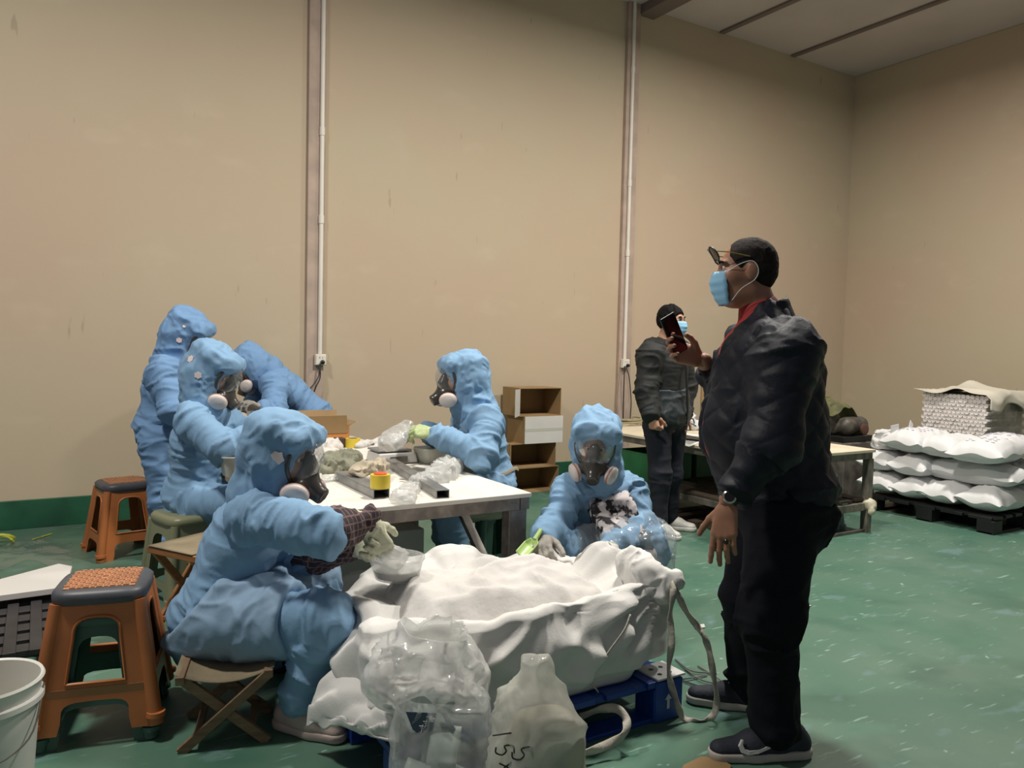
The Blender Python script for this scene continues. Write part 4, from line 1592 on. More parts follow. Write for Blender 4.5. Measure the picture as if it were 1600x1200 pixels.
def surgical_mask(root, A, hc, s=1.0):
    L = loc(A * s, hc)
    G = []
    for i in range(13):
        u = -1 + 2 * i / 12
        row = []
        for j in range(17):
            v = j / 16
            z = .010 - .122 * v
            x = u * (.062 + .006 * math.sin(math.pi * v) - .010 * v * v)
            bulge = float(np.interp(v, [0, .15, .32, .6, .85, 1], [.117, .128, .133, .126, .113, .103]))
            y = bulge - 13.0 * x * x * (1.0 - .1 * v) + .0018 * math.sin(v * 4 * 2 * math.pi) * (1 - u * u * .4)
            row.append(L(x, y, z))
        G.append(row)
    m = MB().grid(G).build('face_mask', M_maskb, root, smooth=180, solid=.002)
    for q in (-1, 1):
        e = L(q * .086, -.022, .0)
        MB().tube(spline([L(q * .063, .072, .006), L(q * .08, .03, .028), L(q * .088, -.012, .034), L(q * .09, -.03, .004), L(q * .087, -.018, -.03), L(q * .078, .03, -.06), L(q * .062, .062, -.098)], 5), .0015, 6).build('ear_loop', M_loop, m)
    return m


def quilt(V, Q, c, lam=.115, amp=.008):
    N = vnormals(V, Q)
    s_ = np.arctan2((V - c) @ FW, (V - c) @ RT) * .24
    a = (s_ * .8 + V[:, 2]) / lam
    b = (s_ * .8 - V[:, 2]) / lam
    d = np.minimum(np.abs(np.sin(math.pi * a)), 1) ** .45 * np.minimum(np.abs(np.sin(math.pi * b)), 1) ** .45
    return V + N * (amp * (d - .6))[:, None]


# --- the big man with the phone
JM = px(dict(pelvis=(1216, 775, 2.80), neck=(1196, 505, 2.82), shL=(1226, 552, 2.60), shR=(1178, 545, 3.04), elL=(1206, 692, 2.52), wrL=(1137, 780, 2.52), elR=(1152, 664, 3.10), wrR=(1100, 562, 2.94),
             hipL=(1224, 800, 2.70), knL=(1205, 968, 2.64), anL=(1212, 1132, 2.68), hipR=(1198, 790, 2.92), knR=(1166, 938, 2.98), anR=(1168, 1062, 3.04)))
AM = fr(LEFT * .97 + BACK * .16 + DOWN * .05, UPV)
hM = at(1166, 427, 2.82)
man = empty('person', ((JM['anL'][0] + JM['anR'][0]) / 2, (JM['anL'][1] + JM['anR'][1]) / 2, 0))
tag(man, 'large man in dark quilted jacket and blue mask holding up a phone', 'person')
_hl = hand_prims(JM['wrL'] + V3(0, 0, -.02), at(1126, 862, 2.50) - JM['wrL'], BACK * .8 + RIGHT * .5, 'L', .22, 1.08, .9, .1, curls=[.12, .3, .34, .38])
_hr = hand_prims(JM['wrR'] + LEFT * .015, at(1056, 546, 2.93) - JM['wrR'], TOCAM * .95 + UPV * .25, 'R', .62, 1.08, .5, 1.0)
body_of(JM, AM, hM, M_skin2, man, s=.95, fine_head=True, hands=[_hl, _hr])
Tm = torso_axes(JM)
fM = Tm[1]
belly = JM['pelvis'] * .62 + JM['neck'] * .38
chest = JM['pelvis'] * .28 + JM['neck'] * .72
core = [ell(JM['pelvis'] + Tm[2] * .03, (.205, .19, .14), Tm, .06), ell(belly + fM * .04, (.215, .215, .22), Tm, .08), ell(chest + fM * .01, (.225, .175, .2), Tm, .08),
        cone(chest, JM['neck'], .17, .08, .06, fM, .8), cone(JM['shL'], JM['shR'], .092, None, .05)]
V, Q = sdf_mesh(core[:4] + [cone(JM['neck'] - Tm[2] * .03, JM['neck'] + Tm[2] * .045 + fM * .02, .078, .070, .03), plane(JM['pelvis'] + V3(0, 0, -.06), (0, 0, -1), .02)], .011)
qmesh('red_shirt', folds(V, Q, 3, .006, 7), Q, M_red, man)
fo = [p_ for p_ in core]
jk = [dict(p_, r=p_['r'] + .016) if p_['t'] == 'e' else dict(p_, ra=p_['ra'] + .014, rb=p_['rb'] + .014) for p_ in core]
for q in 'LR':
    jk += limb([JM['sh' + q], JM['el' + q], JM['wr' + q] + (JM['el' + q] - JM['wr' + q]) * .26], [.108, .088, .06], .05)
jk += [plane(JM['pelvis'] + V3(0, 0, -.045), (0, 0, -1), .02)]
_fc = [chest + fM * .24 + Tm[2] * .10, belly + fM * .30, JM['pelvis'] + fM * .28 - V3(0, 0, .1)]
jk += [dict(cone(_fc[0] - Tm[2] * .02, _fc[1], .045, .062, .01), sub=True), dict(cone(_fc[1], _fc[2], .062, .07, .01), sub=True),
       dict(cone(JM['neck'] + fM * .09 + Tm[2] * .03, _fc[0], .062, .05, .02), sub=True)]
V, Q = sdf_mesh(jk, .0075)
segs = [(JM['sh' + q], JM['el' + q], .09) for q in 'LR'] + [(JM['el' + q], JM['wr' + q], .07) for q in 'LR'] + [(JM['pelvis'], JM['neck'], .2)]
V = creases(V, Q, segs, 5, .011, 11, 6, .4)
qmesh('jacket', quilt(V, Q, belly), Q, M_quilt, man)
# rib collar and cuffs, hem
V, Q = sdf_mesh([cone(JM['neck'] - Tm[2] * .005 - fM * .012, JM['neck'] + Tm[2] * .045 - fM * .006, .098, .088, .02), dict(cone(JM['neck'] - Tm[2] * .08, JM['neck'] + Tm[2] * .1 + fM * .01, .078, .077, .006), sub=True),
                 dict(cone(JM['neck'] + fM * .1 - Tm[2] * .05, JM['neck'] + fM * .1 + Tm[2] * .1, .05, .06, .01), sub=True), plane(JM['neck'] + Tm[2] * .06 + fM * 0, Tm[2] + fM * .35, .006)], .006)
qmesh('collar', V, Q, M_quilt, man)
for q in 'LR':
    d = nrm(JM['el' + q] - JM['wr' + q])
    MB().tube([JM['wr' + q] + d * .085, JM['wr' + q] + d * .04], [.052, .046], 18).build('cuff', M_quilt, man, smooth=60)
# trousers
tp = [ell(JM['pelvis'] - V3(0, 0, .03), (.205, .175, .15), Tm, .06)]
for q in 'LR':
    tp += limb([JM['hip' + q], JM['kn' + q], JM['an' + q] + V3(0, 0, -.0)], [.135, .098, .080], .05)
tp += [ell(JM['pelvis'] - fM * .06 - V3(0, 0, .07), (.18, .13, .14), Tm, .05), plane(JM['pelvis'] + V3(0, 0, .08), (0, 0, 1), .02)]
V, Q = sdf_mesh(tp, .0085)
segs = [(JM['hip' + q], JM['kn' + q], .1) for q in 'LR'] + [(JM['kn' + q], JM['an' + q], .08) for q in 'LR']
qmesh('trousers', creases(V, Q, segs, 9, .014, 9, 5, .3), Q, M_trous, man)
# shoes with laces and a curved tick mark on the side
dL = nrm(LEFT * .98 + TOCAM * .12)
dR = nrm(LEFT * .95 + BACK * .2)
sL = shoe(man, 'shoe', JM['anL'] - dL * .0, dL, M_navyshoe, M_solew, .32, laces=M_loop)
sR = shoe(man, 'shoe', JM['anR'], dR, M_navyshoe, M_solew, .31, laces=M_loop)


def tick(sh, an, d, side, mt):
    """check-shaped stripe raised on the shoe's side: thin at the heel end, curling round at the toe end"""
    d = nrm((d[0], d[1], 0))
    n = np.array((-d[1], d[0], 0)) * side
    top = [(-.075, .088), (-.03, .069), (.02, .054), (.052, .049), (.071, .054), (.078, .070), (.076, .084)]
    bot = [(-.075, .0875), (-.028, .060), (.025, .041), (.060, .036), (.083, .043), (.090, .062), (.080, .084)]
    P = lambda s_, z: np.array((an[0], an[1], 0)) + d * s_ + n * (.0505 - .010 * max(0, (s_ - .04) / .06) + (.052 - z) * .10) + (0, 0, z)
    v, f = [], []
    for (a, b_) in zip(top, bot):
        v += [P(*a) + n * .004, P(*b_) + n * .004, P(*a) - n * .006, P(*b_) - n * .006]
    for i in range(len(top) - 1):
        k = i * 4
        f += [(k, k + 4, k + 5, k + 1), (k + 1, k + 5, k + 7, k + 3), (k, k + 2, k + 6, k + 4)]
    MB().add(v, f).build('side_emblem', mt, sh, smooth=0)


_d3 = nrm((dL[0], dL[1], 0))
_side = 1 if np.dot(np.array((-_d3[1], _d3[0], 0)), -FW) > 0 else -1
tick(sL, JM['anL'] + _d3 * .06, dL, _side, mat('pale shoe emblem', (206, 204, 200), .4))
# hair, mask, sunglasses
L = loc(AM, hM)
hp = [ell(L(0, -.016, .038), (.081, .098, .092), AM, .02), ell(L(0, -.05, -.01), (.072, .055, .06), AM, .03), ell(L(0, .085, -.035), (.1, .078, .105), AM, .012, True), ell(L(0, .125, .085), (.06, .07, .06), AM, .02, True),
      plane(L(0, 0, -.062), -AM[2] + AM[1] * .3, .01)]
for q in (-1, 1):
    hp.append(ell(L(q * .085, .0, -.005), (.026, .026, .038), AM, .008, True))
V, Q = sdf_mesh(hp, .0045)
qmesh('hair', folds(V, Q, 3, .002, 40, 1), Q, M_hair2, man)
for q in (-1, 1):
    MB().tube([L(q * .014, .094, .04), L(q * .032, .096, .047), L(q * .052, .084, .042)], [.003, .005, .003], 6).build('eyebrow', M_hair, man)
surgical_mask(man, AM, hM)
sg = tag(empty('sunglasses', L(0, .12, .082)), 'dark sunglasses with gold frame pushed up on the forehead of the large man', 'sunglasses')
for q in (-1, 1):
    ring = [L(q * .036 + .031 * math.cos(a), .118 - 2.5 * (.036 + .031 * math.cos(a) * q) ** 2 + .014 * math.sin(a), .075 + .026 * math.sin(a)) for a in np.linspace(0, 2 * math.pi, 20, endpoint=False)]
    MB().add(ring, [tuple(range(20))]).build('lens', M_glass, sg, smooth=0, solid=.002)
    MB().tube(ring + ring[:2], .003, 6, cap=False).build('rim', M_leather, sg)
    MB().tube([L(q * .068, .106, .08), L(q * .08, .06, .072), L(q * .084, -.005, .052)], .0022, 6).build('temple', M_gold, sg)
MB().tube([L(-.006, .118, .08), L(0, .121, .083), L(.006, .118, .08)], .002, 6).build('bridge', M_gold, sg)
# watch and ring on the hanging hand, parts of the man
dw = nrm(JM['wrL'] - JM['elL'])
e1 = nrm(np.cross(dw, FW))
e2 = np.cross(dw, e1)
wc = JM['wrL'] + dw * -.008
wt = MB().lathe([(.031, -.011), (.034, -.011), (.034, .011), (.031, .011)], wc, np.array([e1, e2, dw]), 26, close=True).build('watch_strap', M_leather, man)
wn = nrm(TOCAM * .9 + LEFT * .35)
wn = nrm(wn - dw * (wn @ dw))
wx = np.cross(dw, wn)
cs_ = MB().lathe([(0, 0), (.021, 0), (.022, .004), (.022, .009), (.018, .012), (0, .012)], wc + wn * .030, np.array([wx, dw, wn]), 26).build('watch_case', M_chrome, wt)
MB().lathe([(0, .0122), (.0165, .0122), (.0165, .0132), (0, .0134)], wc + wn * .030, np.array([wx, dw, wn]), 24).build('watch_dial', M_glass, wt)
_f = nrm(at(1126, 862, 2.50) - JM['wrL'])
_Z = -(BACK * .8 + RIGHT * .5)
_Z = nrm(_Z - _f * (_Z @ _f))
_X = np.cross(_f, _Z)
rp = JM['wrL'] + V3(0, 0, -.02) + (_X * -.0125 + _f * .109 + _Z * -.006) * 1.08
rr = MB().lathe([(.0108, -.0035), (.0125, -.0035), (.0125, .0035), (.0108, .0035)], rp, np.array([_X, _Z, nrm(_f - _Z * .3)]), 16, close=True).build('finger_ring', M_gold, man)
MB().lathe([(0, 0), (.008, 0), (.008, .003), (.005, .005), (0, .005)], rp + _Z * .012, np.array([_X, _f, _Z]), 14).build('ring_stone', M_glass, rr)
# phone
pc = at(1053, 522, 2.888)
py = nrm(at(1041, 492, 2.87) - at(1063, 548, 2.90))
pn = nrm(TOCAM * .8 + RIGHT * .45)
pn = nrm(pn - py * (pn @ py))
pxa = np.cross(py, pn)
ph = tag(empty('phone', pc), 'black phone held up by the large man', 'phone')
MB().box(pc, (.074, .152, .0085), (pxa, py, pn)).build('case', M_blackp, ph, bevel=.004)
MB().box(pc + pn * .0046, (.068, .146, .0006), (pxa, py, pn)).build('screen', M_glass, ph)
MB().lathe([(0, 0), (.007, 0), (.007, .001), (0, .001)], pc - pn * .0045 + py * .06 + pxa * .02, np.array([pxa, -py, -pn]), 14).build('camera_lens', M_glass, ph)

# --- the younger man behind
JY = px(dict(pelvis=(1040, 652, 5.9), neck=(1038, 540, 5.9), shR=(1016, 556, 5.76), shL=(1062, 552, 6.06), elR=(1010, 612, 5.72), wrR=(1017, 648, 5.66), elL=(1072, 606, 6.08), wrL=(1068, 648, 6.0),
             hipR=(1028, 665, 5.82), knR=(1031, 742, 5.82), anR=(1030, 819, 5.86), hipL=(1052, 664, 6.0), knL=(1050, 738, 5.98), anL=(1046, 806, 6.08)))
AY = fr(RIGHT * .72 + TOCAM * .62 + DOWN * .08, UPV)
hY = at(1049, 504, 5.86)
ym = empty('person', ((JY['anL'][0] + JY['anR'][0]) / 2, (JY['anL'][1] + JY['anR'][1]) / 2, 0))
tag(ym, 'younger man in charcoal jacket and blue mask standing by the low table', 'person')
_hr = hand_prims(JY['wrR'], at(1023, 668, 5.64) - JY['wrR'], BACK * .6 + RIGHT * .6, 'R', 1.35, 1.1, .3, 1.0)
_hl = hand_prims(JY['wrL'], at(1066, 668, 6.0) - JY['wrL'], TOCAM + LEFT * .3, 'L', .8, 1.05)
body_of(JY, AY, hY, M_skin, ym, s=.85, fine_head=True, hands=[_hr, _hl])
Ty = torso_axes(JY)
fY = Ty[1]
chy = JY['pelvis'] * .3 + JY['neck'] * .7
jp = [ell(JY['pelvis'] + V3(0, 0, .02), (.20, .165, .16), Ty, .05), cone(JY['pelvis'] + V3(0, 0, .05), chy, .185, .205, .05, fY, .8), cone(chy, JY['neck'], .18, .085, .05, fY, .85), cone(JY['shL'], JY['shR'], .095, None, .05)]
up_ = []
for q in 'LR':
    up_ += limb([JY['sh' + q], JY['el' + q], JY['wr' + q] + (JY['el' + q] - JY['wr' + q]) * .04], [.10, .082, .066], .04)
hemz = JY['pelvis'][2] - .06
V, Q = sdf_mesh(jp + up_ + [plane((0, 0, hemz), (0, 0, -1), .015)], .009)
segs = [(JY['sh' + q], JY['el' + q], .09) for q in 'LR'] + [(JY['el' + q], JY['wr' + q], .07) for q in 'LR'] + [(JY['pelvis'], JY['neck'], .18)]
qmesh('jacket', creases(V, Q, segs, 12, .012, 13, 5, .5), Q, M_jacket2, ym)
# slate lower front panel, darker side, hem line
V, Q = sdf_mesh([dict(p_, ra=p_['ra'] + .012, rb=p_['rb'] + .012) if p_['t'] == 'c' else dict(p_, r=p_['r'] + .012) for p_ in jp[:2]] + [plane((0, 0, JY['pelvis'][2] + .22), (0, 0, 1), .01), plane((0, 0, hemz + .02), (0, 0, -1), .01), plane(JY['pelvis'] - fY * .0, -fY, .01)], .009)
qmesh('front_panel', creases(V, Q, [], 14, .010, 8, 8), Q, M_jacket3, ym)
MB().tube([JY['neck'] + fY * .125 - Ty[2] * .05, chy + fY * .19, JY['pelvis'] + fY * .19 + V3(0, 0, .05), JY['pelvis'] + fY * .185 - V3(0, 0, .05)], .009, 6).build('zip', M_blackp, ym)
V, Q = sdf_mesh([cone(JY['neck'] - fY * .07 - Ty[0] * .08, JY['neck'] - fY * .07 + Ty[0] * .08, .06, None, .04), cone(JY['neck'] - Ty[0] * .09, JY['neck'] - Ty[0] * .07 + fY * .09 + Ty[2] * -.01, .04, .03, .04), cone(JY['neck'] + Ty[0] * .09, JY['neck'] + Ty[0] * .07 + fY * .09, .04, .03, .04)], .009)
qmesh('jacket_hood', creases(V, Q, [], 8, .010, 9, 9), Q, M_jacket2, ym)
for q in 'LR':
    d = nrm(JY['el' + q] - JY['wr' + q])
    MB().tube([JY['wr' + q] + d * .06, JY['wr' + q] + d * .025], [.078, .074], 18).build('cuff_band', M_jacket3, ym, smooth=60)
tp = [ell(JY['pelvis'], (.175, .14, .13), Ty, .05)]
for q in 'LR':
    tp += limb([JY['hip' + q], JY['kn' + q], JY['an' + q] + V3(0, 0, -.02)], [.108, .082, .058], .04)
V, Q = sdf_mesh(tp, .0095)
segs = [(JY['hip' + q], JY['kn' + q], .1) for q in 'LR'] + [(JY['kn' + q], JY['an' + q], .08) for q in 'LR']
qmesh('trousers', creases(V, Q, segs, 19, .009, 8, 5, .25), Q, M_jean, ym)
shoe(ym, 'shoe', JY['anR'], RIGHT * .55 + TOCAM * .8, M_white_shoe, M_white_shoe, .28, laces=M_loop)
shoe(ym, 'shoe', JY['anL'], RIGHT * .85 + TOCAM * .4, M_white_shoe, M_white_shoe, .28, laces=M_loop)
L = loc(AY, hY)
hp = [ell(L(0, -.012, .045), (.086, .105, .096), AY, .02), ell(L(0, -.045, .0), (.076, .06, .06), AY, .03), ell(L(0, .10, -.05), (.12, .095, .125), AY, .012, True), plane(L(0, 0, -.035), -AY[2] + AY[1] * .3, .01)]
for q in (-1, 1):
    hp.append(ell(L(q * .088, .0, -.008), (.026, .022, .032), AY, .008, True))
V, Q = sdf_mesh(hp, .005)
qmesh('hair', folds(V, Q, 9, .006, 26, 1), Q, M_hair, ym)
for q in (-1, 1):
    MB().tube([L(q * .014, .094, .04), L(q * .032, .096, .046), L(q * .052, .084, .042)], [.003, .005, .003], 6).build('eyebrow', M_hair, ym)
surgical_mask(ym, AY, hY)
# ================================================================== the big white sack on blue pallets, foreground
PAL_H = 0.16
bp = pallet('blue_pallet', 0.92, 2.10, 2.12, 3.02, 0, PAL_H, M_blue, 'blue plastic pallet with white arrow under the big white sack', 6, 5, gap=0.25)
M_whitep = mat('white plastic', (206, 206, 204), 0.45)
MB().box((2.04, 2.18, PAL_H + .004), (0.14, 0.13, 0.008)).build('corner_cap', M_whitep, bp, bevel=.002)
for dx, dy in ((-.03, 0.02), (.02, 0.02), (-.03, -.03), (.02, -.03)):
    MB().lathe([(0, .0085), (.009, .0085), (.009, .0095), (0, .0095)], (2.04 + dx, 2.18 + dy, PAL_H), n=12).build('peg_hole', M_blackp, bp)
MB().box((2.03, 2.125, PAL_H / 2 - .002), (0.135, 0.02, PAL_H - .008)).build('corner_face', M_blue, bp, bevel=.004)
_c = (2.025, 2.1146, .075)
MB().add([(_c[0] + x, _c[1], _c[2] + z) for x, z in ((-.006, -.028), (.006, -.028), (.006, .008), (.016, .008), (0, .03), (-.016, .008), (-.006, .008))], [(0, 1, 2, 6), (6, 2, 3, 4, 5)]).build('arrow_mark', M_whitep, bp, smooth=0, solid=.002)

M_sack = mat('white woven sack cloth', (212, 210, 206), 0.75, var=0.04, vscale=3, bump=0.08, bscale=120)
crumple(M_sack, 3.2, .04, .55)
M_powder = mat('white powder', (202, 199, 195), 0.95, var=0.02, vscale=9, bump=0.5, bscale=22)
crumple(M_powder, 4, .02, .4)
sk = tag(empty('bulk_sack', (1.5, 2.6, PAL_H)), 'large slumped white bulk sack of powder on the blue pallet', 'sack')
QA, QB, QC, QD = V3(2.06, 2.16, 0), V3(2.04, 2.98, 0), V3(1.04, 3.02, 0), V3(0.90, 2.20, 0)


def quad(u, v):
    u, v = np.asarray(u)[..., None], np.asarray(v)[..., None]
    return ((1 - u) * (1 - v) * QD + (1 + u) * (1 - v) * QA + (1 + u) * (1 + v) * QB + (1 - u) * (1 + v) * QC) / 4


NT, NP = 300, 74
th = np.linspace(0, 2 * np.pi, NT, endpoint=False)
cu, su = np.cos(th), np.sin(th)
e_ = 4.0
sq = (np.abs(cu) ** e_ + np.abs(su) ** e_) ** (-1 / e_)
cu, su = cu * sq, su * sq                # rounded square outline, -1..1
ctr = quad(np.array(0.), np.array(0.))


def bump1(t, c, w):
    d = (t - c + np.pi) % (2 * np.pi) - np.pi
    return np.exp(-(d / w) ** 2)


R_ = np.pi / 180
rim = .44 + .0 * th
rim += .15 * bump1(th, -12 * R_, .30) + .06 * bump1(th, 40 * R_, .22) + .055 * bump1(th, 84 * R_, .26) - .02 * bump1(th, 62 * R_, .10) + .02 * bump1(th, 118 * R_, .25) - .03 * bump1(th, 150 * R_, .3)
rim += .015 * bump1(th, 225 * R_, .4) + .05 * bump1(th, 270 * R_, .35) + .03 * bump1(th, -55 * R_, .25)
rim += .020 * noise(np.stack([cu * 3, su * 3, 0 * th], -1), 3) + .012 * noise(np.stack([cu * 9, su * 9, 0 * th], -1), 6)
ear = bump1(th, -40 * R_, .13)
G = np.zeros((NT, NP, 3))
for j in range(NP):
    t = j / (NP - 1)
    if t < .52:                           # outer wall
        a = t / .52
        out = 1.0 + .075 * math.sin(math.pi * min(1, a * 1.1)) - .02 * a
        z = PAL_H + .004 + (rim - PAL_H) * a ** .9
    elif t < .68:                         # rolled rim
        a = (t - .52) / .16
        out = .98 - .14 * a
        z = rim + .022 * math.sin(math.pi * a) * (1 - a * .3)
    else:                                 # inside slope to the powder
        a = (t - .68) / .32
        out = .84 - .42 * a
        z = rim * (1 - a) ** 1.6 + (1 - (1 - a) ** 1.6) * .40
    p = quad(cu * out, su * out)
    G[:, j, :2] = p[:, :2]
    G[:, j, 2] = z
    if .25 < t < .72:
        w = math.sin(math.pi * (t - .25) / .47)
        dirv = np.array((.75, -.62))
        G[:, j, :2] += (ear * .075 * w)[:, None] * dirv
        G[:, j, 2] += ear * .03 * w
# big drape folds: diagonal ones on the front running up to the right ear
P = G.copy()
N_ = np.zeros_like(G)
cx_ = G - np.array((1.5, 2.6, .3))
N_[..., :2] = cx_[..., :2]
N_ /= np.linalg.norm(N_, axis=-1, keepdims=True) + 1e-9
s1 = ridge(np.stack([P[..., 0] * 3.2 + P[..., 2] * 3.4, P[..., 1] * 3.2, P[..., 2] * 1.6 - P[..., 0] * 1.2], -1), 5)
s2 = ridge(P * np.array((7, 7, 3.2)) + 3, 9)
tj = np.linspace(0, 1, NP)
amp = np.where(tj < .66, .036 * np.clip(tj / .1, 0, 1), .012)
G += N_ * (amp[None, :] * (s1 * 1.1 + .55 * s2 - .2))[..., None]
E0 = np.array((2.06, 2.2, .5))
dE = G - E0
rE = np.linalg.norm(dE, axis=-1)
aE = np.arctan2(dE[..., 2], -dE[..., 0] * .8 + dE[..., 1] * .6)
G += N_ * ((.020 * np.sin(aE * 15 + 2 * noise(P * 4, 2)) * np.exp(-((rE - .22) / .22) ** 2)) * np.where(tj < .6, 1, 0)[None, :])[..., None]
sg = ridge(np.stack([P[..., 0] * 2.2 + P[..., 1] * 2.2, P[..., 2] * 5 - P[..., 0] * 3.0, P[..., 1] * 2.0], -1), 21)
G += N_ * (.028 * (np.clip(sg, 0, 1) ** 1.5) * np.where((tj > .08) & (tj < .6), 1, 0)[None, :])[..., None]
G[..., 2] += np.where(tj > .5, .010, .0)[None, :] * s2
MB().grid(G, wrapu=True).build('sack_cloth', M_sack, sk, smooth=180, solid=.004)
# powder inside, a surface nobody could count
g = np.linspace(-.86, .86, 70)
U_, V_ = np.meshgrid(g, g, indexing='ij')
rr_ = np.maximum(np.abs(U_), np.abs(V_))
Pq = quad(U_ * .98, V_ * .98)
zz = .455 + .06 * np.exp(-((U_ - .05) ** 2 + (V_ + .1) ** 2) / .35) + .035 * np.exp(-((U_ - .55) ** 2 + (V_ - .1) ** 2) / .12) + .03 * np.exp(-((U_ + .45) ** 2 + (V_ + .35) ** 2) / .12)
zz -= .16 * np.clip((rr_ - .56) / .3, 0, 1) ** 1.6
zz += .028 * ridge(np.stack([Pq[..., 0] * 4.5, Pq[..., 1] * 4.5, 0 * U_], -1), 4) + .010 * ridge(np.stack([Pq[..., 0] * 12, Pq[..., 1] * 12, 0 * U_], -1), 14) + .006 * noise(np.stack([Pq[..., 0] * 22, Pq[..., 1] * 22, 0 * U_], -1), 6)
Pq[..., 2] = zz
o = MB().grid(Pq.transpose(0, 1, 2)).build('powder', M_powder, sk, smooth=180)
o['kind'] = 'stuff'
# loose cloth flap at the lower left
fl = MB()
A0, A1, B0, B1 = at(535, 1040, 2.70), at(660, 1120, 2.42), at(478, 1128, 2.62), at(622, 1168, 2.36)
Gf = []
for i in range(40):
    u = i / 39
    row = []
    for j in range(30):
        v = j / 29
        p = (A0 * (1 - u) + A1 * u) * (1 - v) + (B0 * (1 - u) + B1 * u) * v
        p = p + np.array((-.05, -.01, .03)) * math.sin(math.pi * v) * (.6 + .4 * math.sin(u * 3))
        n = ridge(np.array((u * 4.0 + v * 2.0, v * 1.6, 2.0))[None], 8)[0]
        p = p + np.array((-.3, -.2, .8)) * .034 * max(-.3, n) + np.array((0, 0, .016)) * float(noise(np.array((u * 9, v * 9, 1.))[None], 3)[0]) * v
        row.append(p)
    Gf.append(row)
fl.grid(Gf).build('flap', M_sack, sk, smooth=180, solid=.005)


def ribbon(name, pts, w, m, parent, widen=None, twist=0.0, thick=.003, n=8, up=(0, 0, 1)):
    S = spline(pts, n)
    Gr = []
    for i, p in enumerate(S):
        t = nrm(S[min(i + 1, len(S) - 1)] - S[max(i - 1, 0)])
        s_ = np.cross(t, FW)
        if np.linalg.norm(s_) < .05:
            s_ = np.cross(t, (0, 0, 1))
        s_ = nrm(s_)
        a = twist * math.sin(i * .35)
        b = np.cross(t, s_)
        s_ = s_ * math.cos(a) + b * math.sin(a)
        Gr.append([p - s_ * w / 2, p, p + s_ * w / 2])
    return MB().grid(Gr).build(name, m, parent, smooth=180, solid=thick)


M_strap = mat('dusty webbing strap', (176, 170, 158), 0.8, var=0.12, vscale=16, bump=0.3, bscale=90, vstretch=(1, 1, 3))
ribbon('lifting_strap', [at(1046, 905, 2.94), at(1052, 925, 2.90), at(1047, 965, 2.90), at(1050, 1000, 2.90), at(1045, 1050, 2.91), at(1055, 1090, 2.91), at(1068, 1122, 2.915), at(1088, 1127, 2.92), at(1110, 1122, 2.93),
                         at(1120, 1098, 2.93), at(1114, 1050, 2.93), at(1106, 1010, 2.93), at(1094, 985, 2.92), at(1072, 955, 2.92), at(1056, 922, 2.92), at(1050, 908, 2.94)], .026, M_strap, sk, twist=.9)
ribbon('lifting_strap', [at(905, 1120, 2.80), at(940, 1108, 2.76), at(965, 1108, 2.74), at(979, 1125, 2.70), at(974, 1148, 2.66), at(950, 1163, 2.64), at(915, 1176, 2.6), at(880, 1182, 2.58)], .03, M_strap, sk, twist=.5)
ribbon('tie_string', [at(935, 1082, 2.78), at(925, 1060, 2.74), at(950, 1020, 2.73), at(975, 985, 2.75), at(985, 960, 2.78)], .006, M_strap, sk)
# crumpled ear on the right
V, Q = sdf_mesh([cone(at(1010, 900, 3.0), at(1058, 904, 2.97), .06, .022, .03), cone(at(1030, 925, 2.97), at(1050, 908, 2.96), .05, .03, .03), cone(at(985, 880, 3.05), at(1010, 905, 3.0), .06, .06, .04)], .008)
qmesh('sack_corner', creases(V, Q, [], 4, .016, 11, 11), Q, M_sack, sk)

# --- plastic bags in front
M_bagfilm = film('milky plastic bag', (236, 236, 234), 0.55, 0.12, 0.9, 14)
M_bagfilm2 = film('clear plastic bag', (228, 230, 228), 0.30, 0.12, 0.9, 12)
M_ink = mat('black ink', (18, 18, 20), 0.5)


def bag_surface(ctr, ax, prof, n=96, m=60, seed=0, amp=.02, sx=1.0, sy=1.0, f=6.0, power=2.6):
    """prof: list of (t height along axis 2, radius)"""
    z = np.interp(np.linspace(0, 1, m), np.linspace(0, 1, len(prof)), [p[0] for p in prof])
    r = np.interp(np.linspace(0, 1, m), np.linspace(0, 1, len(prof)), [p[1] for p in prof])
    for _ in range(3):
        r[1:-1] = (r[:-2] + 2 * r[1:-1] + r[2:]) / 4
        z[1:-1] = (z[:-2] + 2 * z[1:-1] + z[2:]) / 4
    a = np.linspace(0, 2 * np.pi, n, endpoint=False)
    c, s_ = np.cos(a), np.sin(a)
    k = (np.abs(c) ** power + np.abs(s_) ** power) ** (-1 / power)
    X = np.outer(c * k, r) * sx
    Y = np.outer(s_ * k, r) * sy
    Z = np.tile(z, (n, 1))
    Pl = np.stack([X, Y, Z], -1)
    d = amp * (ridge(Pl * f + seed, seed) * .8 + .5 * ridge(Pl * f * 2.4 + 3, seed + 5) - .25)
    rad = np.stack([c, s_, 0 * c], -1)[:, None, :]
    w = np.clip(r / .05, 0, 1)[None, :, None]
    Pl = Pl + rad * d[..., None] * w
    Pl[..., 2] += d * .5
    return np.asarray(ctr) + Pl[..., :1] * ax[0] + Pl[..., 1:2] * ax[1] + Pl[..., 2:] * ax[2]


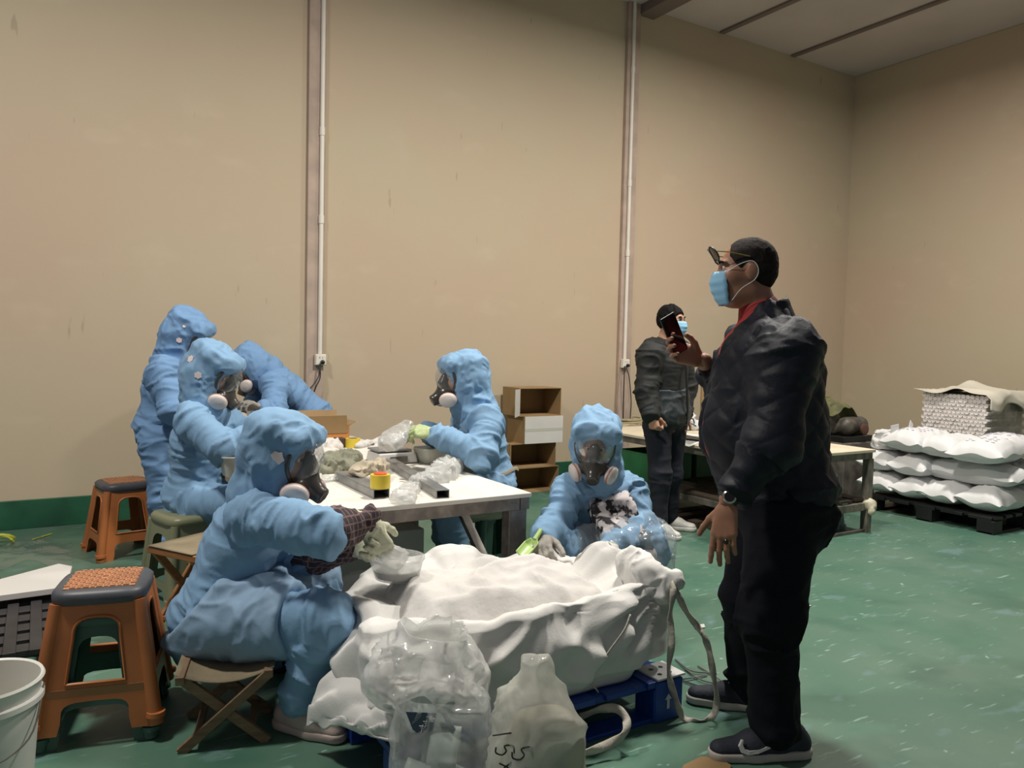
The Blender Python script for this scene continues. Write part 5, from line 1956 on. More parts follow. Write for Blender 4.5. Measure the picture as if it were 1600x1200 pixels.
# open bag leaning back on the sack
c1 = at(668, 1068, 2.36)
axb = nrm(UPV + RT * .12 + FW * -.12)
ax1 = np.array([nrm(RT - axb * (RT @ axb)), np.cross(axb, nrm(RT - axb * (RT @ axb))), axb])
b1 = tag(empty('plastic_bag', c1), 'open milky plastic bag slumped against the front of the white sack', 'bag', 'plastic bags in the foreground')
MB().grid(bag_surface(c1, ax1, [(-.085, .0), (-.085, .08), (-.06, .15), (-.01, .182), (.04, .178), (.09, .14), (.12, .115), (.16, .10), (.185, .098), (.165, .09), (.11, .10), (.06, .12)], seed=3, amp=.032, sy=.72, f=8), wrapu=True).build('bag_film', M_bagfilm, b1, smooth=180)
MB().grid(bag_surface(c1 + V3(0, 0, -.01), ax1, [(-.07, .0), (-.065, .10), (-.02, .155), (.03, .15), (.05, .08), (.055, .0)], seed=8, amp=.012, sy=.62, f=9), wrapu=True).build('contents', M_powder, b1, smooth=180)
# tall bag with handwriting
c2 = at(832, 1330, 2.12)
c2 = np.array((c2[0], c2[1], 0.0))
ax2 = np.array([RT * 1.0, np.array((FW[0], FW[1], 0)), UPV])
ax2[0] = nrm((RT[0], RT[1], 0))
ax2[1] = nrm(ax2[1])
b2 = tag(empty('plastic_bag', c2), 'tall clouded plastic bag with black handwriting standing in front of the sack', 'bag', 'plastic bags in the foreground')
_pr2 = [(.002, .0), (.004, .09), (.05, .128), (.18, .138), (.32, .136), (.40, .122), (.45, .095), (.49, .062), (.515, .045), (.54, .042), (.56, .03), (.568, .004)]
S2 = bag_surface(c2, ax2, _pr2, seed=14, amp=.016, sy=.62, f=7, power=3.2)
MB().grid(S2, wrapu=True).build('bag_film', film('clouded plastic bag', (226, 226, 218), 0.60, 0.12, 0.8, 14), b2, smooth=180)
M_fill = mat('pale khaki filling', (166, 166, 140), 0.8, rgb2=(190, 178, 164), vscale=5, bump=.2, bscale=14)
MB().grid(bag_surface(c2 + ax2[0] * .02, ax2, [(.01, .0), (.014, .085), (.06, .115), (.2, .122), (.33, .112), (.41, .075), (.43, .0)], seed=19, amp=.010, sy=.58, f=6, power=3), wrapu=True).build('filling', M_fill, b2, smooth=180)


def on_front(S, a, h):
    """point on the camera side of a bag surface: a across (-1..1), h height index 0..1"""
    n, m = S.shape[:2]
    i = int(round((-.25 + a * .16) % 1.0 * n)) % n
    return S[i, int(np.clip(round(h * (m - 1)), 0, m - 1))]


GLY = {'1': [[(.5, 1), (.5, 0)]], '5': [[(.85, 1), (.2, 1), (.15, .55), (.6, .6), (.85, .35), (.6, .05), (.15, .1)]], '4': [[(.6, 1), (.1, .4), (.9, .4)], [(.65, .75), (.6, 0)]],
       'x': [[(.15, .8), (.85, .15)], [(.85, .8), (.15, .15)]], '8': [[(.5, .52), (.2, .75), (.5, 1), (.8, .75), (.5, .52), (.15, .25), (.5, 0), (.85, .25), (.5, .52)]]}


def script(txt, pxs, d0, size, ang, m, parent, name='lettering', r=.0022, lift=.012):
    """handwriting laid on the face of a bag"""
    mk = MB()
    ca, sa = math.cos(ang), math.sin(ang)
    x = 0
    for ch in txt:
        for st_ in GLY.get(ch, []):
            P_ = []
            for (u, v) in st_:
                lx, ly = (x + u * .62) * size, (v - .5) * size
                P_.append((pxs[0] + lx * ca + ly * sa, pxs[1] + lx * sa - ly * ca))
            mk.tube(spline([at(*q, d0) for q in P_], 4), r, 5)
        x += .85
    o = mk.build(name, m, parent)
    o['kind'] = 'stuff'
    return o


_fd = (S2[np.argmin((S2[..., 0] * FW[0] + S2[..., 1] * FW[1])[:, 20]), 20] - EYE) @ FW
script('15x8', (783, 1138), _fd + .008, 30, math.radians(82), M_ink, b2)
script('54', (812, 1168), _fd + .004, 34, math.radians(72), M_ink, b2)
# low bag of printed packets
c3 = at(690, 1300, 2.2)
c3 = np.array((c3[0], c3[1], 0.0))
b3 = tag(empty('plastic_bag', c3), 'clear plastic bag full of grey printed packets beside the handwritten bag', 'bag', 'plastic bags in the foreground')
S3 = bag_surface(c3, ax2, [(.002, .0), (.004, .08), (.06, .135), (.2, .145), (.30, .14), (.36, .125), (.40, .11), (.42, .10)], seed=25, amp=.016, sy=.7, f=7, power=3.4)
MB().grid(S3, wrapu=True).build('bag_film', M_bagfilm2, b3, smooth=180)
M_pack = mat('grey green packet', (150, 162, 154), 0.5, var=.1, vscale=6)
M_packb = mat('slate blue packet print', (66, 78, 98), 0.5)
random.seed(11)
for i in range(9):
    a, h = random.uniform(-.07, .07), random.uniform(.12, .36)
    p = c3 + ax2[0] * a + ax2[1] * random.uniform(-.055, .03) + V3(0, 0, h)
    e = nrm(ax2[0] * math.cos(i * 1.3) * .9 + UPV * math.sin(i * 1.3) * .6)
    n = nrm(-ax2[1] + UPV * random.uniform(.1, .9) + ax2[0] * random.uniform(-.4, .4))
    e = nrm(e - n * (e @ n))
    Gp = [[p + e * (u * .055) + np.cross(n, e) * (v * .042) + n * .006 * (1 - u * u) * (1 - v * v) for v in np.linspace(-1, 1, 6)] for u in np.linspace(-1, 1, 8)]
    MB().grid(Gp).build('packet', M_pack, b3, smooth=180, solid=.004)
_pd = (c3 - EYE) @ FW - .10


def px_poly(pts, d, m, parent, name, thick=.002):
    P_ = [at(x, y, d) for x, y in pts]
    return MB().add(P_, [tuple(range(len(P_)))]).build(name, m, parent, smooth=0, solid=thick)


e_ = _pd + .012
px_poly([(634, 1112), (682, 1114), (678, 1138), (662, 1152), (645, 1140)], e_, M_packb, b3, 'printed_emblem')
_lm = MB()
for k, (x, y) in enumerate(((659, 1138), (665, 1131), (671, 1124))):      # row of small white characters
    for q in range(3):
        _lm.tube([at(x - 4 + q * 1.5, y - 4 + q * 3, e_ - .003), at(x + 4 + q * .5, y - 3 + q * 3.4, e_ - .003)], .0011, 4)
    _lm.tube([at(x + 2, y - 6, e_ - .003), at(x - 1, y + 6, e_ - .003)], .0011, 4)
_lm.tube([at(675, 1119, e_ - .003), at(675, 1127, e_ - .003)], .0013, 4)
_lm.tube([at(671, 1123, e_ - .003), at(679, 1123, e_ - .003)], .0013, 4)
o = _lm.build('print_lettering', M_loop, b3)
o['kind'] = 'stuff'
px_poly([(690, 1113), (698, 1113), (712, 1140), (708, 1147), (702, 1143)], e_, mat('grey stripe', (86, 96, 100), .5), b3, 'stripe')

# --- tub, scoop and bag at the sack
M_tub = film('clear tub plastic', (220, 222, 220), 0.35, 0.08, 0.1, 4)
c = at(620, 885, 3.02)
tb_ = tag(empty('plastic_tub', (c[0], c[1], c[2] - .04)), 'round clear tub half buried in the powder by the nearest worker', 'tub')
MB().lathe([(0, -.045), (.085, -.045), (.105, .03), (.112, .034), (.112, .042), (.10, .042), (.082, -.038), (0, -.038)], c, np.array([(1, 0, 0), (0, 1, 0), nrm((-.1, -.1, 1))]), 40).build('tub_wall', M_tub, tb_, smooth=50)
MB().lathe([(0, .012), (.06, .008), (.094, -.005), (.08, -.035), (0, -.036)], c, None, 30).build('tub_powder', M_powder, tb_, smooth=60)
M_scoop = mat('pale green scoop plastic', (178, 206, 130), 0.35)
sc_ = at(828, 852, 3.44)
s_o = tag(empty('scoop', sc_), 'pale green plastic scoop in the crouching worker\'s hand', 'scoop')
d_ = nrm(at(812, 872, 3.36) - at(842, 838, 3.47))
x_ = nrm(np.cross(d_, UPV))
y_ = np.cross(x_, d_)
Gs = []
for i in range(14):
    t = i / 13
    row = []
    for j in range(15):
        a = -math.pi * .95 + math.pi * .9 * j / 14
        r_ = .036 * (1 - .55 * max(0, .25 - t) / .25)
        row.append(sc_ + d_ * (t - .4) * .10 + x_ * r_ * math.cos(a) + y_ * r_ * math.sin(a) * .9 + y_ * .012)
    Gs.append(row)
MB().grid(Gs).build('bowl', M_scoop, s_o, smooth=180, solid=.003)
MB().tube([sc_ - d_ * .042, sc_ - d_ * .10 + y_ * .012], [.012, .010], 10).build('handle', M_scoop, s_o)
hb = at(598, 858, 2.9)
h_o = tag(empty('plastic_bag', hb), 'small clear bag of powder held open over the sack by the nearest worker', 'bag', 'plastic bags in the foreground')
axh = fr(nrm(at(620, 870, 2.95) - at(580, 835, 2.84)), UPV)
axh = np.array([axh[0], axh[2], axh[1]])
MB().grid(bag_surface(hb, axh, [(-.085, .025), (-.06, .03), (-.02, .045), (.03, .06), (.07, .062), (.09, .05), (.095, .0)], seed=31, amp=.010, sy=.7, f=14), wrapu=True).build('bag_film', M_bagfilm, h_o, smooth=180)

# --- litter on the floor beside the sack
M_alu = mat('aluminium strip', (170, 172, 172), 0.3, metal=0.8)
for i, pts in enumerate([[(1050, 1062), (1075, 1060), (1105, 1055)], [(1078, 1068), (1110, 1078)], [(1070, 1045), (1095, 1062), (1130, 1070)], [(1055, 1030), (1080, 1048), (1120, 1052)], [(1090, 1040), (1125, 1062), (1142, 1078)]]):
    S = spline([atz(x, y, .006 + .004 * (k % 2)) for k, (x, y) in enumerate(pts)], 5)
    w_ = tag(MB().tube(S, .0035, 6).build('metal_strip', M_alu), ('straight metal strip nearest the blue pallet, among floor litter', 'short metal strip beside the foil sheet', 'bent metal strip crossing behind the strap loop', 'farthest thin metal strip between strap loop and large man', 'metal strip reaching to the far shoe of the large man')[i], 'metal strip', 'metal strips on the floor')
sc2 = atz(1095, 1066, .012)
tag(MB().add([atz(1062, 1060, .012), atz(1105, 1076, .012), atz(1112, 1080, .002), atz(1110, 1084, .002), atz(1060, 1063, .002)], [(0, 1, 2, 3, 4)]).build('foil_sheet', M_alu, smooth=0, solid=.001), 'folded shiny foil sheet on the floor beside the strap loop', 'foil')
for pts, lb in (([(1085, 977), (1100, 975), (1102, 980), (1086, 983)], 'small white paper strip on the floor above the strap loop'), ([(1250, 943), (1268, 946), (1258, 950)], 'small white scrap on the floor right of the large man')):
    tag(MB().add([atz(x, y, .004) for x, y in pts], [tuple(range(len(pts)))]).build('paper_scrap', M_whitep, smooth=0, solid=.002), lb, 'paper')
_cp = [atz(1068, 1199), atz(1095, 1186), atz(1120, 1187), atz(1142, 1199), atz(1140, 1215), atz(1060, 1215)]
tag(MB().add([p + (0, 0, .006) for p in _cp], [(5, 4, 3, 2, 1, 0)]).build('cardboard_piece', M_card, smooth=0, solid=.006), 'torn flat piece of brown cardboard at the bottom edge', 'cardboard')
V, Q = sdf_mesh([cone(atz(1032, 868, .03), atz(1052, 868, .02), .03, .02, .02), cone(atz(1042, 866, .03), atz(1044, 858, .08), .02, .008, .02)], .007)
tag(qmesh('crumpled_glove', creases(V, Q, [], 4, .012, 14, 14), Q, mat('pale green rag', (178, 190, 164), .8)), 'crumpled pale green glove on the floor right of the crouching worker', 'glove')
# ================================================================== things on the work table
def tz(x, y, z=TZ):
    return atz(x, y, z)


EX, EY = V3(1, 0, 0), V3(0, 1, 0)
M_orangeboard = mat('orange brown board', (186, 122, 62), 0.7)
c = tz(470, 684)
bx0 = tz(545, 681)
r = tag(empty('carton', (1.6, 5.45, TZ)), 'open brown carton at the far end of the work table', 'box')
y0 = 5.32
x1 = bx0[0] * y0 / bx0[1]
x0, y1 = x1 - .56, y0 + .26
MB().box(((x0 + x1) / 2, (y0 + y1) / 2, TZ + .004), (x1 - x0, y1 - y0, .006)).build('bottom_panel', M_card, r, smooth=0)
for cxx, cyy, dx, dy, mt in (((x0 + x1) / 2, y0, x1 - x0, .006, M_orangeboard), ((x0 + x1) / 2, y1, x1 - x0, .006, M_card), (x0, (y0 + y1) / 2, .006, y1 - y0, M_card), (x1, (y0 + y1) / 2, .006, y1 - y0, M_card)):
    MB().box((cxx, cyy, TZ + .06), (dx, dy, .105)).build('side_panel', mt, r, smooth=0)
MB().add([(x0, y0, TZ + .112), (x1, y0, TZ + .112), (x1 - .01, y0 - .05, TZ + .03), (x0, y0 - .05, TZ + .03)], [(0, 1, 2, 3)])
MB().add([(x0, y0 - .004, TZ + .06), (x1 - .01, y0 - .004, TZ + .06), (x1 - .03, y0 - .035, TZ + .19), (x0 + .0, y0 - .035, TZ + .19)], [(0, 1, 2, 3)]).build('flap', M_card, r, smooth=0, solid=.006)
MB().add([(x0, y1, TZ + .112), (x1, y1, TZ + .112), (x1 + .01, y1 + .05, TZ + .2), (x0, y1 + .05, TZ + .2)], [(0, 1, 2, 3)]).build('flap', M_card, r, smooth=0, solid=.006)
MB().add([(x1, y0, TZ + .112), (x1, y1, TZ + .112), (x1 + .05, y1, TZ + .14), (x1 + .05, y0, TZ + .14)], [(0, 1, 2, 3)]).build('flap', M_card, r, smooth=0, solid=.006)

M_yel = mat('yellow packing tape', (214, 190, 62), 0.3)
M_redt = mat('orange red tape core', (214, 84, 46), 0.4)


def tape_roll(p, rad, w, label, tilt=None, core=M_card):
    A = np.eye(3) if tilt is None else tilt
    r = tag(empty('tape_roll', p), label, 'tape', 'tape rolls')
    MB().lathe([(rad * .62, 0), (rad, 0), (rad, w), (rad * .62, w)], p, A, 32, close=True).build('tape', M_yel, r, smooth=40)
    MB().lathe([(rad * .54, .001), (rad * .62, .001), (rad * .62, w + .001), (rad * .54, w + .001)], p, A, 32, close=True).build('core', core, r, smooth=40)
    return r


tape_roll(tz(551, 699), .05, .062, 'yellow packing tape roll standing by the far carton on the table')
p = tz(532, 699)
tag(MB().box(p + (0, 0.02, .031), (.07, .09, .062)).build('dark_box', mat('dark brown card', (74, 54, 46), .7), bevel=.003), 'small dark brown box next to the far tape roll', 'box')
# steel channels
M_galv = mat('galvanised steel', (150, 150, 148), 0.4, metal=0.55, rgb2=(118, 118, 118), vscale=9)


def channel(a, b, w, h, label):
    a, b = np.asarray(a, float), np.asarray(b, float)
    d = nrm(b - a)
    s_ = nrm(np.cross(d, UPV))
    r = tag(empty('steel_channel', (a + b) / 2), label, 'steel tube', 'steel tubes on the work table')
    T = .004
    for nm, o, ww, hh in (('top_wall', UPV * (h - T / 2), w, T), ('bottom_wall', UPV * T / 2, w, T), ('side_wall', UPV * h / 2 + s_ * (w / 2 - T / 2), T, h - 2 * T), ('side_wall', UPV * h / 2 - s_ * (w / 2 - T / 2), T, h - 2 * T)):
        MB().bar(a + o, b + o, ww, hh).build(nm, M_galv, r, bevel=.001)
    return r


channel(tz(596, 779), tz(534, 749), .078, .044, 'long grey square steel tube under the yellow tape roll')
channel(tz(692, 779), tz(560, 728) + (0.18, 0, 0), .062, .040, 'grey square steel tube with open end near the table edge')
pr = tz(594, 762, TZ + .045)
tape_roll(pr, .046, .062, 'yellow tape roll with orange red core on the steel tube', core=M_redt)
MB().lathe([(0, .055), (.028, .055), (.030, .066), (.024, .070), (0, .071)], pr, None, 20).build('orange_plug', M_redt, bpy.data.objects['tape_roll.001'])
# scale
p = tz(612, 722)
r = tag(empty('scale', p), 'white electronic scale with grey platter on the work table', 'scale')
MB().box(p + (0, 0, .034), (.25, .21, .062), taper=.92).build('housing', M_cardw, r, bevel=.008)
MB().box(p + (0.0, -.108, .03), (.11, .006, .035)).build('display', M_steel_d, r, bevel=.002)
MB().box(p + (0, 0, .004), (.255, .215, .008)).build('foot_plate', M_steel_d, r, bevel=.002)
MB().box(p + (-.01, .01, .078), (.215, .175, .012)).build('platter', mat('grey platter', (130, 130, 130), .4, metal=.3), r, bevel=.004)
MB().box(p + (-.01, .01, .068), (.05, .05, .014)).build('platter_post', M_steel_d, r)
# bag being weighed
bb = at(617, 683, 4.22)
r = tag(empty('plastic_bag', bb), 'clear bag of white powder held over the scale', 'bag')
axw = fr(nrm(at(640, 660, 4.36) - at(600, 700, 4.2)), UPV)
axw = np.array([axw[0], axw[2], axw[1]])
MB().grid(bag_surface(bb, axw, [(-.09, .0), (-.088, .06), (-.05, .075), (.0, .07), (.06, .05), (.10, .035), (.13, .03)], seed=41, amp=.012, sy=.55, f=13), wrapu=True).build('bag_film', M_bagfilm, r, smooth=180)
MB().grid(bag_surface(bb, axw, [(-.085, .0), (-.082, .05), (-.05, .062), (-.01, .05), (.02, .02), (.03, .0)], seed=44, amp=.006, sy=.5, f=13), wrapu=True).build('powder', M_powder, r, smooth=180)
# white translucent tub
M_tubw = mat('white translucent plastic', (208, 208, 196), 0.35, alpha=.9)


def tub(p, w, d, h, label, rz=0, m=M_tubw):
    r = tag(empty('plastic_tub', p), label, 'tub', 'tubs on the work table')
    o = MB()
    rings = []
    for (sc, z, t) in ((.76, 0, 0), (.98, h, 0), (1.06, h + .001, 0), (1.06, h + .007, 0), (.96, h + .007, 0), (.73, .006, 0)):
        ring = []
        for i in range(36):
            a = 2 * math.pi * i / 36
            k = (abs(math.cos(a)) ** 5 + abs(math.sin(a)) ** 5) ** (-.2)
            x, y = w / 2 * sc * k * math.cos(a), d / 2 * sc * k * math.sin(a)
            ring.append((p[0] + x * math.cos(rz) - y * math.sin(rz), p[1] + x * math.sin(rz) + y * math.cos(rz), p[2] + z))
        rings.append(ring)
    o.grid(np.array(rings).transpose(1, 0, 2), wrapu=True)
    o.add(rings[0], [tuple(reversed(range(36)))])
    o.add(rings[-1], [tuple(range(36))])
    o.build('tub_wall', m, r, smooth=50)
    return r


tub(tz(676, 722), .22, .17, .085, 'white translucent tub on the table in front of the weighing worker', .2)
tub(tz(374, 742), .20, .16, .10, 'white tub at the left table edge between two workers', .1)
tub(tz(392, 722), .18, .14, .13, 'second white tub behind the nearest worker\'s hood', .1)
for i, (x, y, lb) in enumerate(((458, 668, 'pale yellow powder bag under the seated worker\'s gloves'), (400, 652, 'white powder bag handled by the bending worker'))):
    q = tz(x, y + 22) if i == 0 else V3(1.13, 5.30, TZ)
    V, Q = sdf_mesh([cone(q + (-.07, 0, .03), q + (.07, .0, .035), .045, .04, .03), cone(q + (0, 0.03, .05), q + (.03, .0, .07), .03, .02, .03)], .009)
    tag(qmesh('powder_bag', creases(V, Q, [], 31 + i, .016, 12, 12), Q, mat('pale yellow plastic', (214, 212, 160), .5) if i == 0 else M_whitep), lb, 'bag')


def rag(name, pts, rad, m, label, cat, seed, z=TZ, amp=.016, f=13):
    P_ = [tz(x, y, z) for x, y in pts]
    prims = []
    for i in range(len(P_) - 1):
        prims.append(cone(P_[i] + (0, 0, rad * .55), P_[i + 1] + (0, 0, rad * .55), rad, rad * .8, .03, UPV, .7))
    prims.append(plane((0, 0, z + .001), (0, 0, -1), .003))
    V, Q = sdf_mesh(prims, .0055)
    V2 = creases(V, Q, [], seed, amp * 1.5, f * (1.05 if 'film' in m.name or 'plastic' in m.name else 1.25), f * (1.05 if 'film' in m.name or 'plastic' in m.name else 1.25))
    V2[:, 2] = np.maximum(V2[:, 2], z + .001)
    return tag(qmesh(name, V2, Q, m), label, cat)


M_rag = mat('grey green rag cloth', (134, 134, 116), .85, var=.12, vscale=10)
M_beige = mat('beige dusty glove cloth', (176, 164, 144), .85, var=.1, vscale=10)
rag('rag', [(512, 738), (525, 728), (545, 726), (540, 735)], .058, M_rag, 'crumpled grey green rag left of the long steel tube', 'rag', 5)
rag('work_glove', [(566, 745), (582, 742), (590, 735)], .05, M_beige, 'beige dusty work glove lying across the steel tubes', 'glove', 9, TZ + .04)
rag('plastic_scrap', [(630, 788), (636, 772), (645, 776)], .042, M_bagfilm, 'small white crumpled plastic piece at the near table edge', 'plastic', 12)
rag('plastic_wrap', [(650, 762), (672, 752), (690, 748)], .04, M_bagfilm, 'crumpled clear plastic between scissors and tube end', 'plastic', 14)
rag('plastic_wrap', [(688, 752), (698, 745), (702, 735)], .052, M_bagfilm, 'taller crumpled clear bag standing near the tub', 'bag', 19, amp=.022)
rag('paper_heap', [(490, 722), (510, 712), (520, 704)], .06, mat('white crumpled paper', (206, 200, 194), .7), 'crumpled white paper heap beyond the nearest worker\'s mask', 'paper', 23)
rag('plastic_wrap', [(488, 756), (520, 752)], .035, M_bagfilm2, 'flat crumpled clear film at the left of the table', 'plastic', 29)
rag('powder_spill', [(560, 700), (600, 690), (585, 705)], .03, M_powder, 'low spill of white powder behind the scale', 'powder', 35, amp=.006)
# scissors
p = tz(645, 755) + (0, 0, .012)
r = tag(empty('scissors', p), 'steel scissors lying open on the table', 'scissors')
a_ = [tz(625, 752) + (0, 0, .012), tz(668, 768) + (0, 0, .012), tz(640, 775) + (0, 0, .016), tz(665, 742) + (0, 0, .03)]
MB().bar(a_[0], p, .012, .004).build('blade', M_alu, r)
MB().bar(a_[2], p, .012, .004).build('blade', M_alu, r)
for e in (a_[3], a_[1]):
    d_ = nrm(e - p)
    n_ = nrm(np.cross(d_, UPV))
    MB().tube([p, p + d_ * .06], .004, 6).build('shank', M_alu, r)
    cc = p + d_ * .085
    MB().tube([cc + (d_ * math.cos(t) * .026 + n_ * math.sin(t) * .017) for t in np.linspace(0, 2 * math.pi, 17)], .0035, 6).build('handle_loop', M_alu, r)
# green ties
M_tie = mat('green plastic tie', (120, 140, 62), .5)
for i, (a, b) in enumerate((((480, 690), (498, 697)), ((484, 687), (503, 692)), ((478, 694), (494, 700)))):
    tag(MB().tube([tz(*a) + (0, 0, .006), tz((a[0] + b[0]) / 2, (a[1] + b[1]) / 2) + (0, 0, .012), tz(*b) + (0, 0, .006)], .004, 6).build('plastic_tie', M_tie), ('middle of three thin green ties near the far carton', 'upper of three thin green ties near the far carton', 'lower of three thin green ties near the far carton')[i], 'tie', 'green ties on the table')
# under the table
o = carton(1.28, 1.86, 3.95, 4.5, 0, .36, 'whitish carton standing under the work table', False)
o['group'] = 'cartons'
for ch in o.children:
    ch.data.materials[0] = M_cardw
MB().box((1.57, 3.947, .18), (.575, .006, .355)).build('front_panel', M_cardw, o, smooth=0)
V, Q = sdf_mesh([cone((1.26, 3.38, .16), (1.72, 3.40, .15), .16, .15, .05), plane((0, 0, .002), (0, 0, -1), .01)], .014)
tag(qmesh('filled_sack', creases(V, Q, [], 6, .03, 6, 6), Q, M_sack), 'filled white sack lying under the near end of the work table', 'sack')

# ================================================================== left edge litter
M_foam = mat('white foam board', (214, 210, 204), .6)
_f = [atz(-30, 922, .16), atz(92, 889, .16), atz(113, 893, .16), atz(103, 926, .16), atz(-30, 944, .16)]
tag(MB().add(list(_f) + [p + (0, 0, .03) for p in _f], [(4, 3, 2, 1, 0), (5, 6, 7, 8, 9)] + [(i, (i + 1) % 5, 5 + (i + 1) % 5, 5 + i) for i in range(5)]).build('foam_board', M_foam, smooth=0, bevel=.003), 'white foam board lying on the black pallet at the left edge', 'board')
M_ystrap = mat('yellow green strap', (176, 178, 48), .5)
for i in range(3):
    c = atz(2 + i * 3, 846 - i * 2, .02 + .012 * i)
    S = [c + V3(.11 * math.cos(t + i) - .05, .06 * math.sin(t + i * .7), .012 * i + .02 * math.sin(2 * t + i)) for t in np.linspace(0, 5.2, 18)]
    tag(MB().tube(S, .009, 6, flat=(1, .35)).build('packing_strap', M_ystrap), ('lowest', 'middle', 'uppermost')[i] + ' yellow packing strap coiled by the skirting at the left edge', 'strap', 'yellow packing straps')
tag(MB().tube([atz(50, 843, .006), atz(80, 834, .006)], .008, 6, flat=(1, .4)).build('packing_strap', M_ystrap), 'short yellow strap lying alone on the floor by the wall', 'strap')
gx = []
for i in range(30):
    row = []
    for j in range(18):
        p = atz(-30 + 142 * i / 29, 842 + 42 * j / 17 + 8 * math.sin(i * .3), 0)
        e = min(i, 29 - i, j, 17 - j)
        h = .006 + .014 * max(0, float(ridge(np.array((p[0] * 8, p[1] * 8, 1.))[None], 3)[0])) * min(1, e / 3)
        row.append((p[0], p[1], h))
    gx.append(row)
tag(MB().grid(gx).build('plastic_sheet', film('floor film', (206, 210, 212), .12, .12, .8, 12), smooth=180), 'crumpled clear plastic sheet on the floor by the left wall', 'plastic')

# ================================================================== low table, right
q = atz(978, 664, RZ)
M_rope = mat('pale hemp rope', (150, 140, 108), .85, var=.15, vscale=30, bump=.4, bscale=90)
S = []
for i in range(90):
    t = i * .22
    rr_ = .10 + .035 * math.sin(t * .37)
    S.append(q + V3(rr_ * 1.5 * math.cos(t), rr_ * .9 * math.sin(t), .012 + .0012 * i * .5 + .008 * math.sin(t * 1.7)))
tag(MB().tube(S, .011, 6).build('rope_coil', M_rope), 'coil of pale rope on the left end of the low table', 'rope')
M_paper = mat('white paper', (222, 222, 220), .6)
M_print = mat('grey printed paper', (110, 112, 116), .6)
for i, (pts, lb) in enumerate((([(1052, 690), (1076, 698), (1104, 688), (1082, 682)], 'printed paper sheet hanging over the low table edge'), ([(1056, 684), (1090, 687), (1106, 681), (1072, 677)], 'white paper sheet beneath the magazine on the low table'))):
    P_ = [atz(x, y, RZ + .004 + .004 * i) for x, y in pts]
    sh_ = tag(MB().add(P_, [(3, 2, 1, 0)]).build('paper_sheet', M_paper, smooth=0, solid=.002), lb, 'paper')
    if i == 0:
        for k in range(5):
            t0 = .2 + .14 * k
            a_, b_ = P_[0] * (1 - t0) + P_[1] * t0, P_[3] * (1 - t0) + P_[2] * t0
            MB().bar(a_ * .8 + b_ * .2 + (0, 0, .0016), a_ * .3 + b_ * .7 + (0, 0, .0016), .012, .0008).build('print_line', M_print, sh_)
P_ = [atz(x, y, RZ + .016) for x, y in ((1052, 683), (1092, 688), (1098, 685), (1062, 678))]
tag(MB().add(P_, [(3, 2, 1, 0)]).build('magazine', M_blackp, smooth=0, solid=.008), 'dark magazine lying flat on the low table behind the younger man', 'magazine')
q = atz(1080, 672, RZ)
V, Q = sdf_mesh([cone(q + (-.06, .02, .05), q + (.08, -.02, .045), .055, .05, .03), cone(q + (-.03, .0, .08), q + (.0, .0, .14), .05, .035, .04), plane((0, 0, RZ + .001), (0, 0, -1), .004)], .008)
wb = tag(qmesh('printed_bag', creases(V, Q, [], 17, .010, 12, 12), Q, mat('white printed plastic', (216, 218, 222), .4, rgb2=(120, 160, 206), vscale=7, thresh=(.60, .64), detail=1)), 'white plastic bag with blue and black print on the low table', 'bag')
_o = MB()
for pts in ([(1076, 662), (1079, 655), (1083, 655), (1085, 662)], [(1072, 666), (1080, 662), (1088, 666)]):
    dd = (q - EYE) @ FW - .09
    _o.tube(spline([at(x, y, dd) for x, y in pts], 4), .006, 5)
_o = _o.build('black_print', M_ink, wb)
_o['kind'] = 'stuff'
cdz = atz(1108, 690, RZ)
tag(MB().box((cdz[0] + .22, cdz[1] + .1, RZ + .25), (.46, .012, .50)).build('cardboard_sheet', M_card, smooth=0, bevel=.002), 'upright brown cardboard sheet on the low table behind the large man', 'cardboard')
# green crates and lumber beneath
M_gcrate = mat('green crate plastic', (34, 96, 58), .5, var=.12, vscale=6)
for i, (xx, yy) in enumerate(((4.72, 5.2), (5.28, 5.2))):
    r = tag(empty('green_crate', (xx, yy, .268)), ('green crate on the shelf of the low table, left of the post', 'green crate on the low table shelf, behind the large man')[i], 'crate', 'green crates')
    for cxx, cyy, dx, dy in ((xx, yy - .2, .5, .012), (xx, yy + .2, .5, .012), (xx - .25, yy, .012, .4), (xx + .25, yy, .012, .4)):
        MB().box((cxx, cyy, .268 + .12), (dx, dy, .24)).build('crate_wall', M_gcrate, r, bevel=.002)
    MB().box((xx, yy, .274), (.5, .4, .012)).build('crate_base', M_gcrate, r)
    MB().box((xx, yy - .212, .268 + .225), (.52, .016, .025)).build('crate_lip', M_gcrate, r, bevel=.003)
for i in range(5):
    yy = 4.1 + .17 * i
    tag(MB().box((4.95 + .05 * math.sin(i * 2), yy, .03 + .0), (1.0, .10, .05), (nrm((1, .05 * (i % 3 - 1), 0)), nrm((-.05 * (i % 3 - 1), 1, 0)), (0, 0, 1))).build('timber', M_shelf, bevel=.004), ('nearest', 'second nearest', 'middle', 'second farthest', 'farthest')[i] + ' dark timber baulk on the floor under the low table', 'timber', 'timber under the low table')
# blue-grey post visible behind the younger man's leg
q = atz(1042, 800)
r = tag(empty('steel_post', (q[0], q[1], 0)), 'blue grey steel post standing behind the younger man\'s legs', 'post')
M_post = mat('blue grey painted steel', (78, 104, 112), .5, var=.1, vscale=6)
MB().box((q[0], q[1], .31), (.09, .09, .6)).build('shaft', M_post, r, bevel=.01)
MB().box((q[0], q[1], .006), (.16, .16, .012)).build('base_plate', M_post, r, bevel=.002)
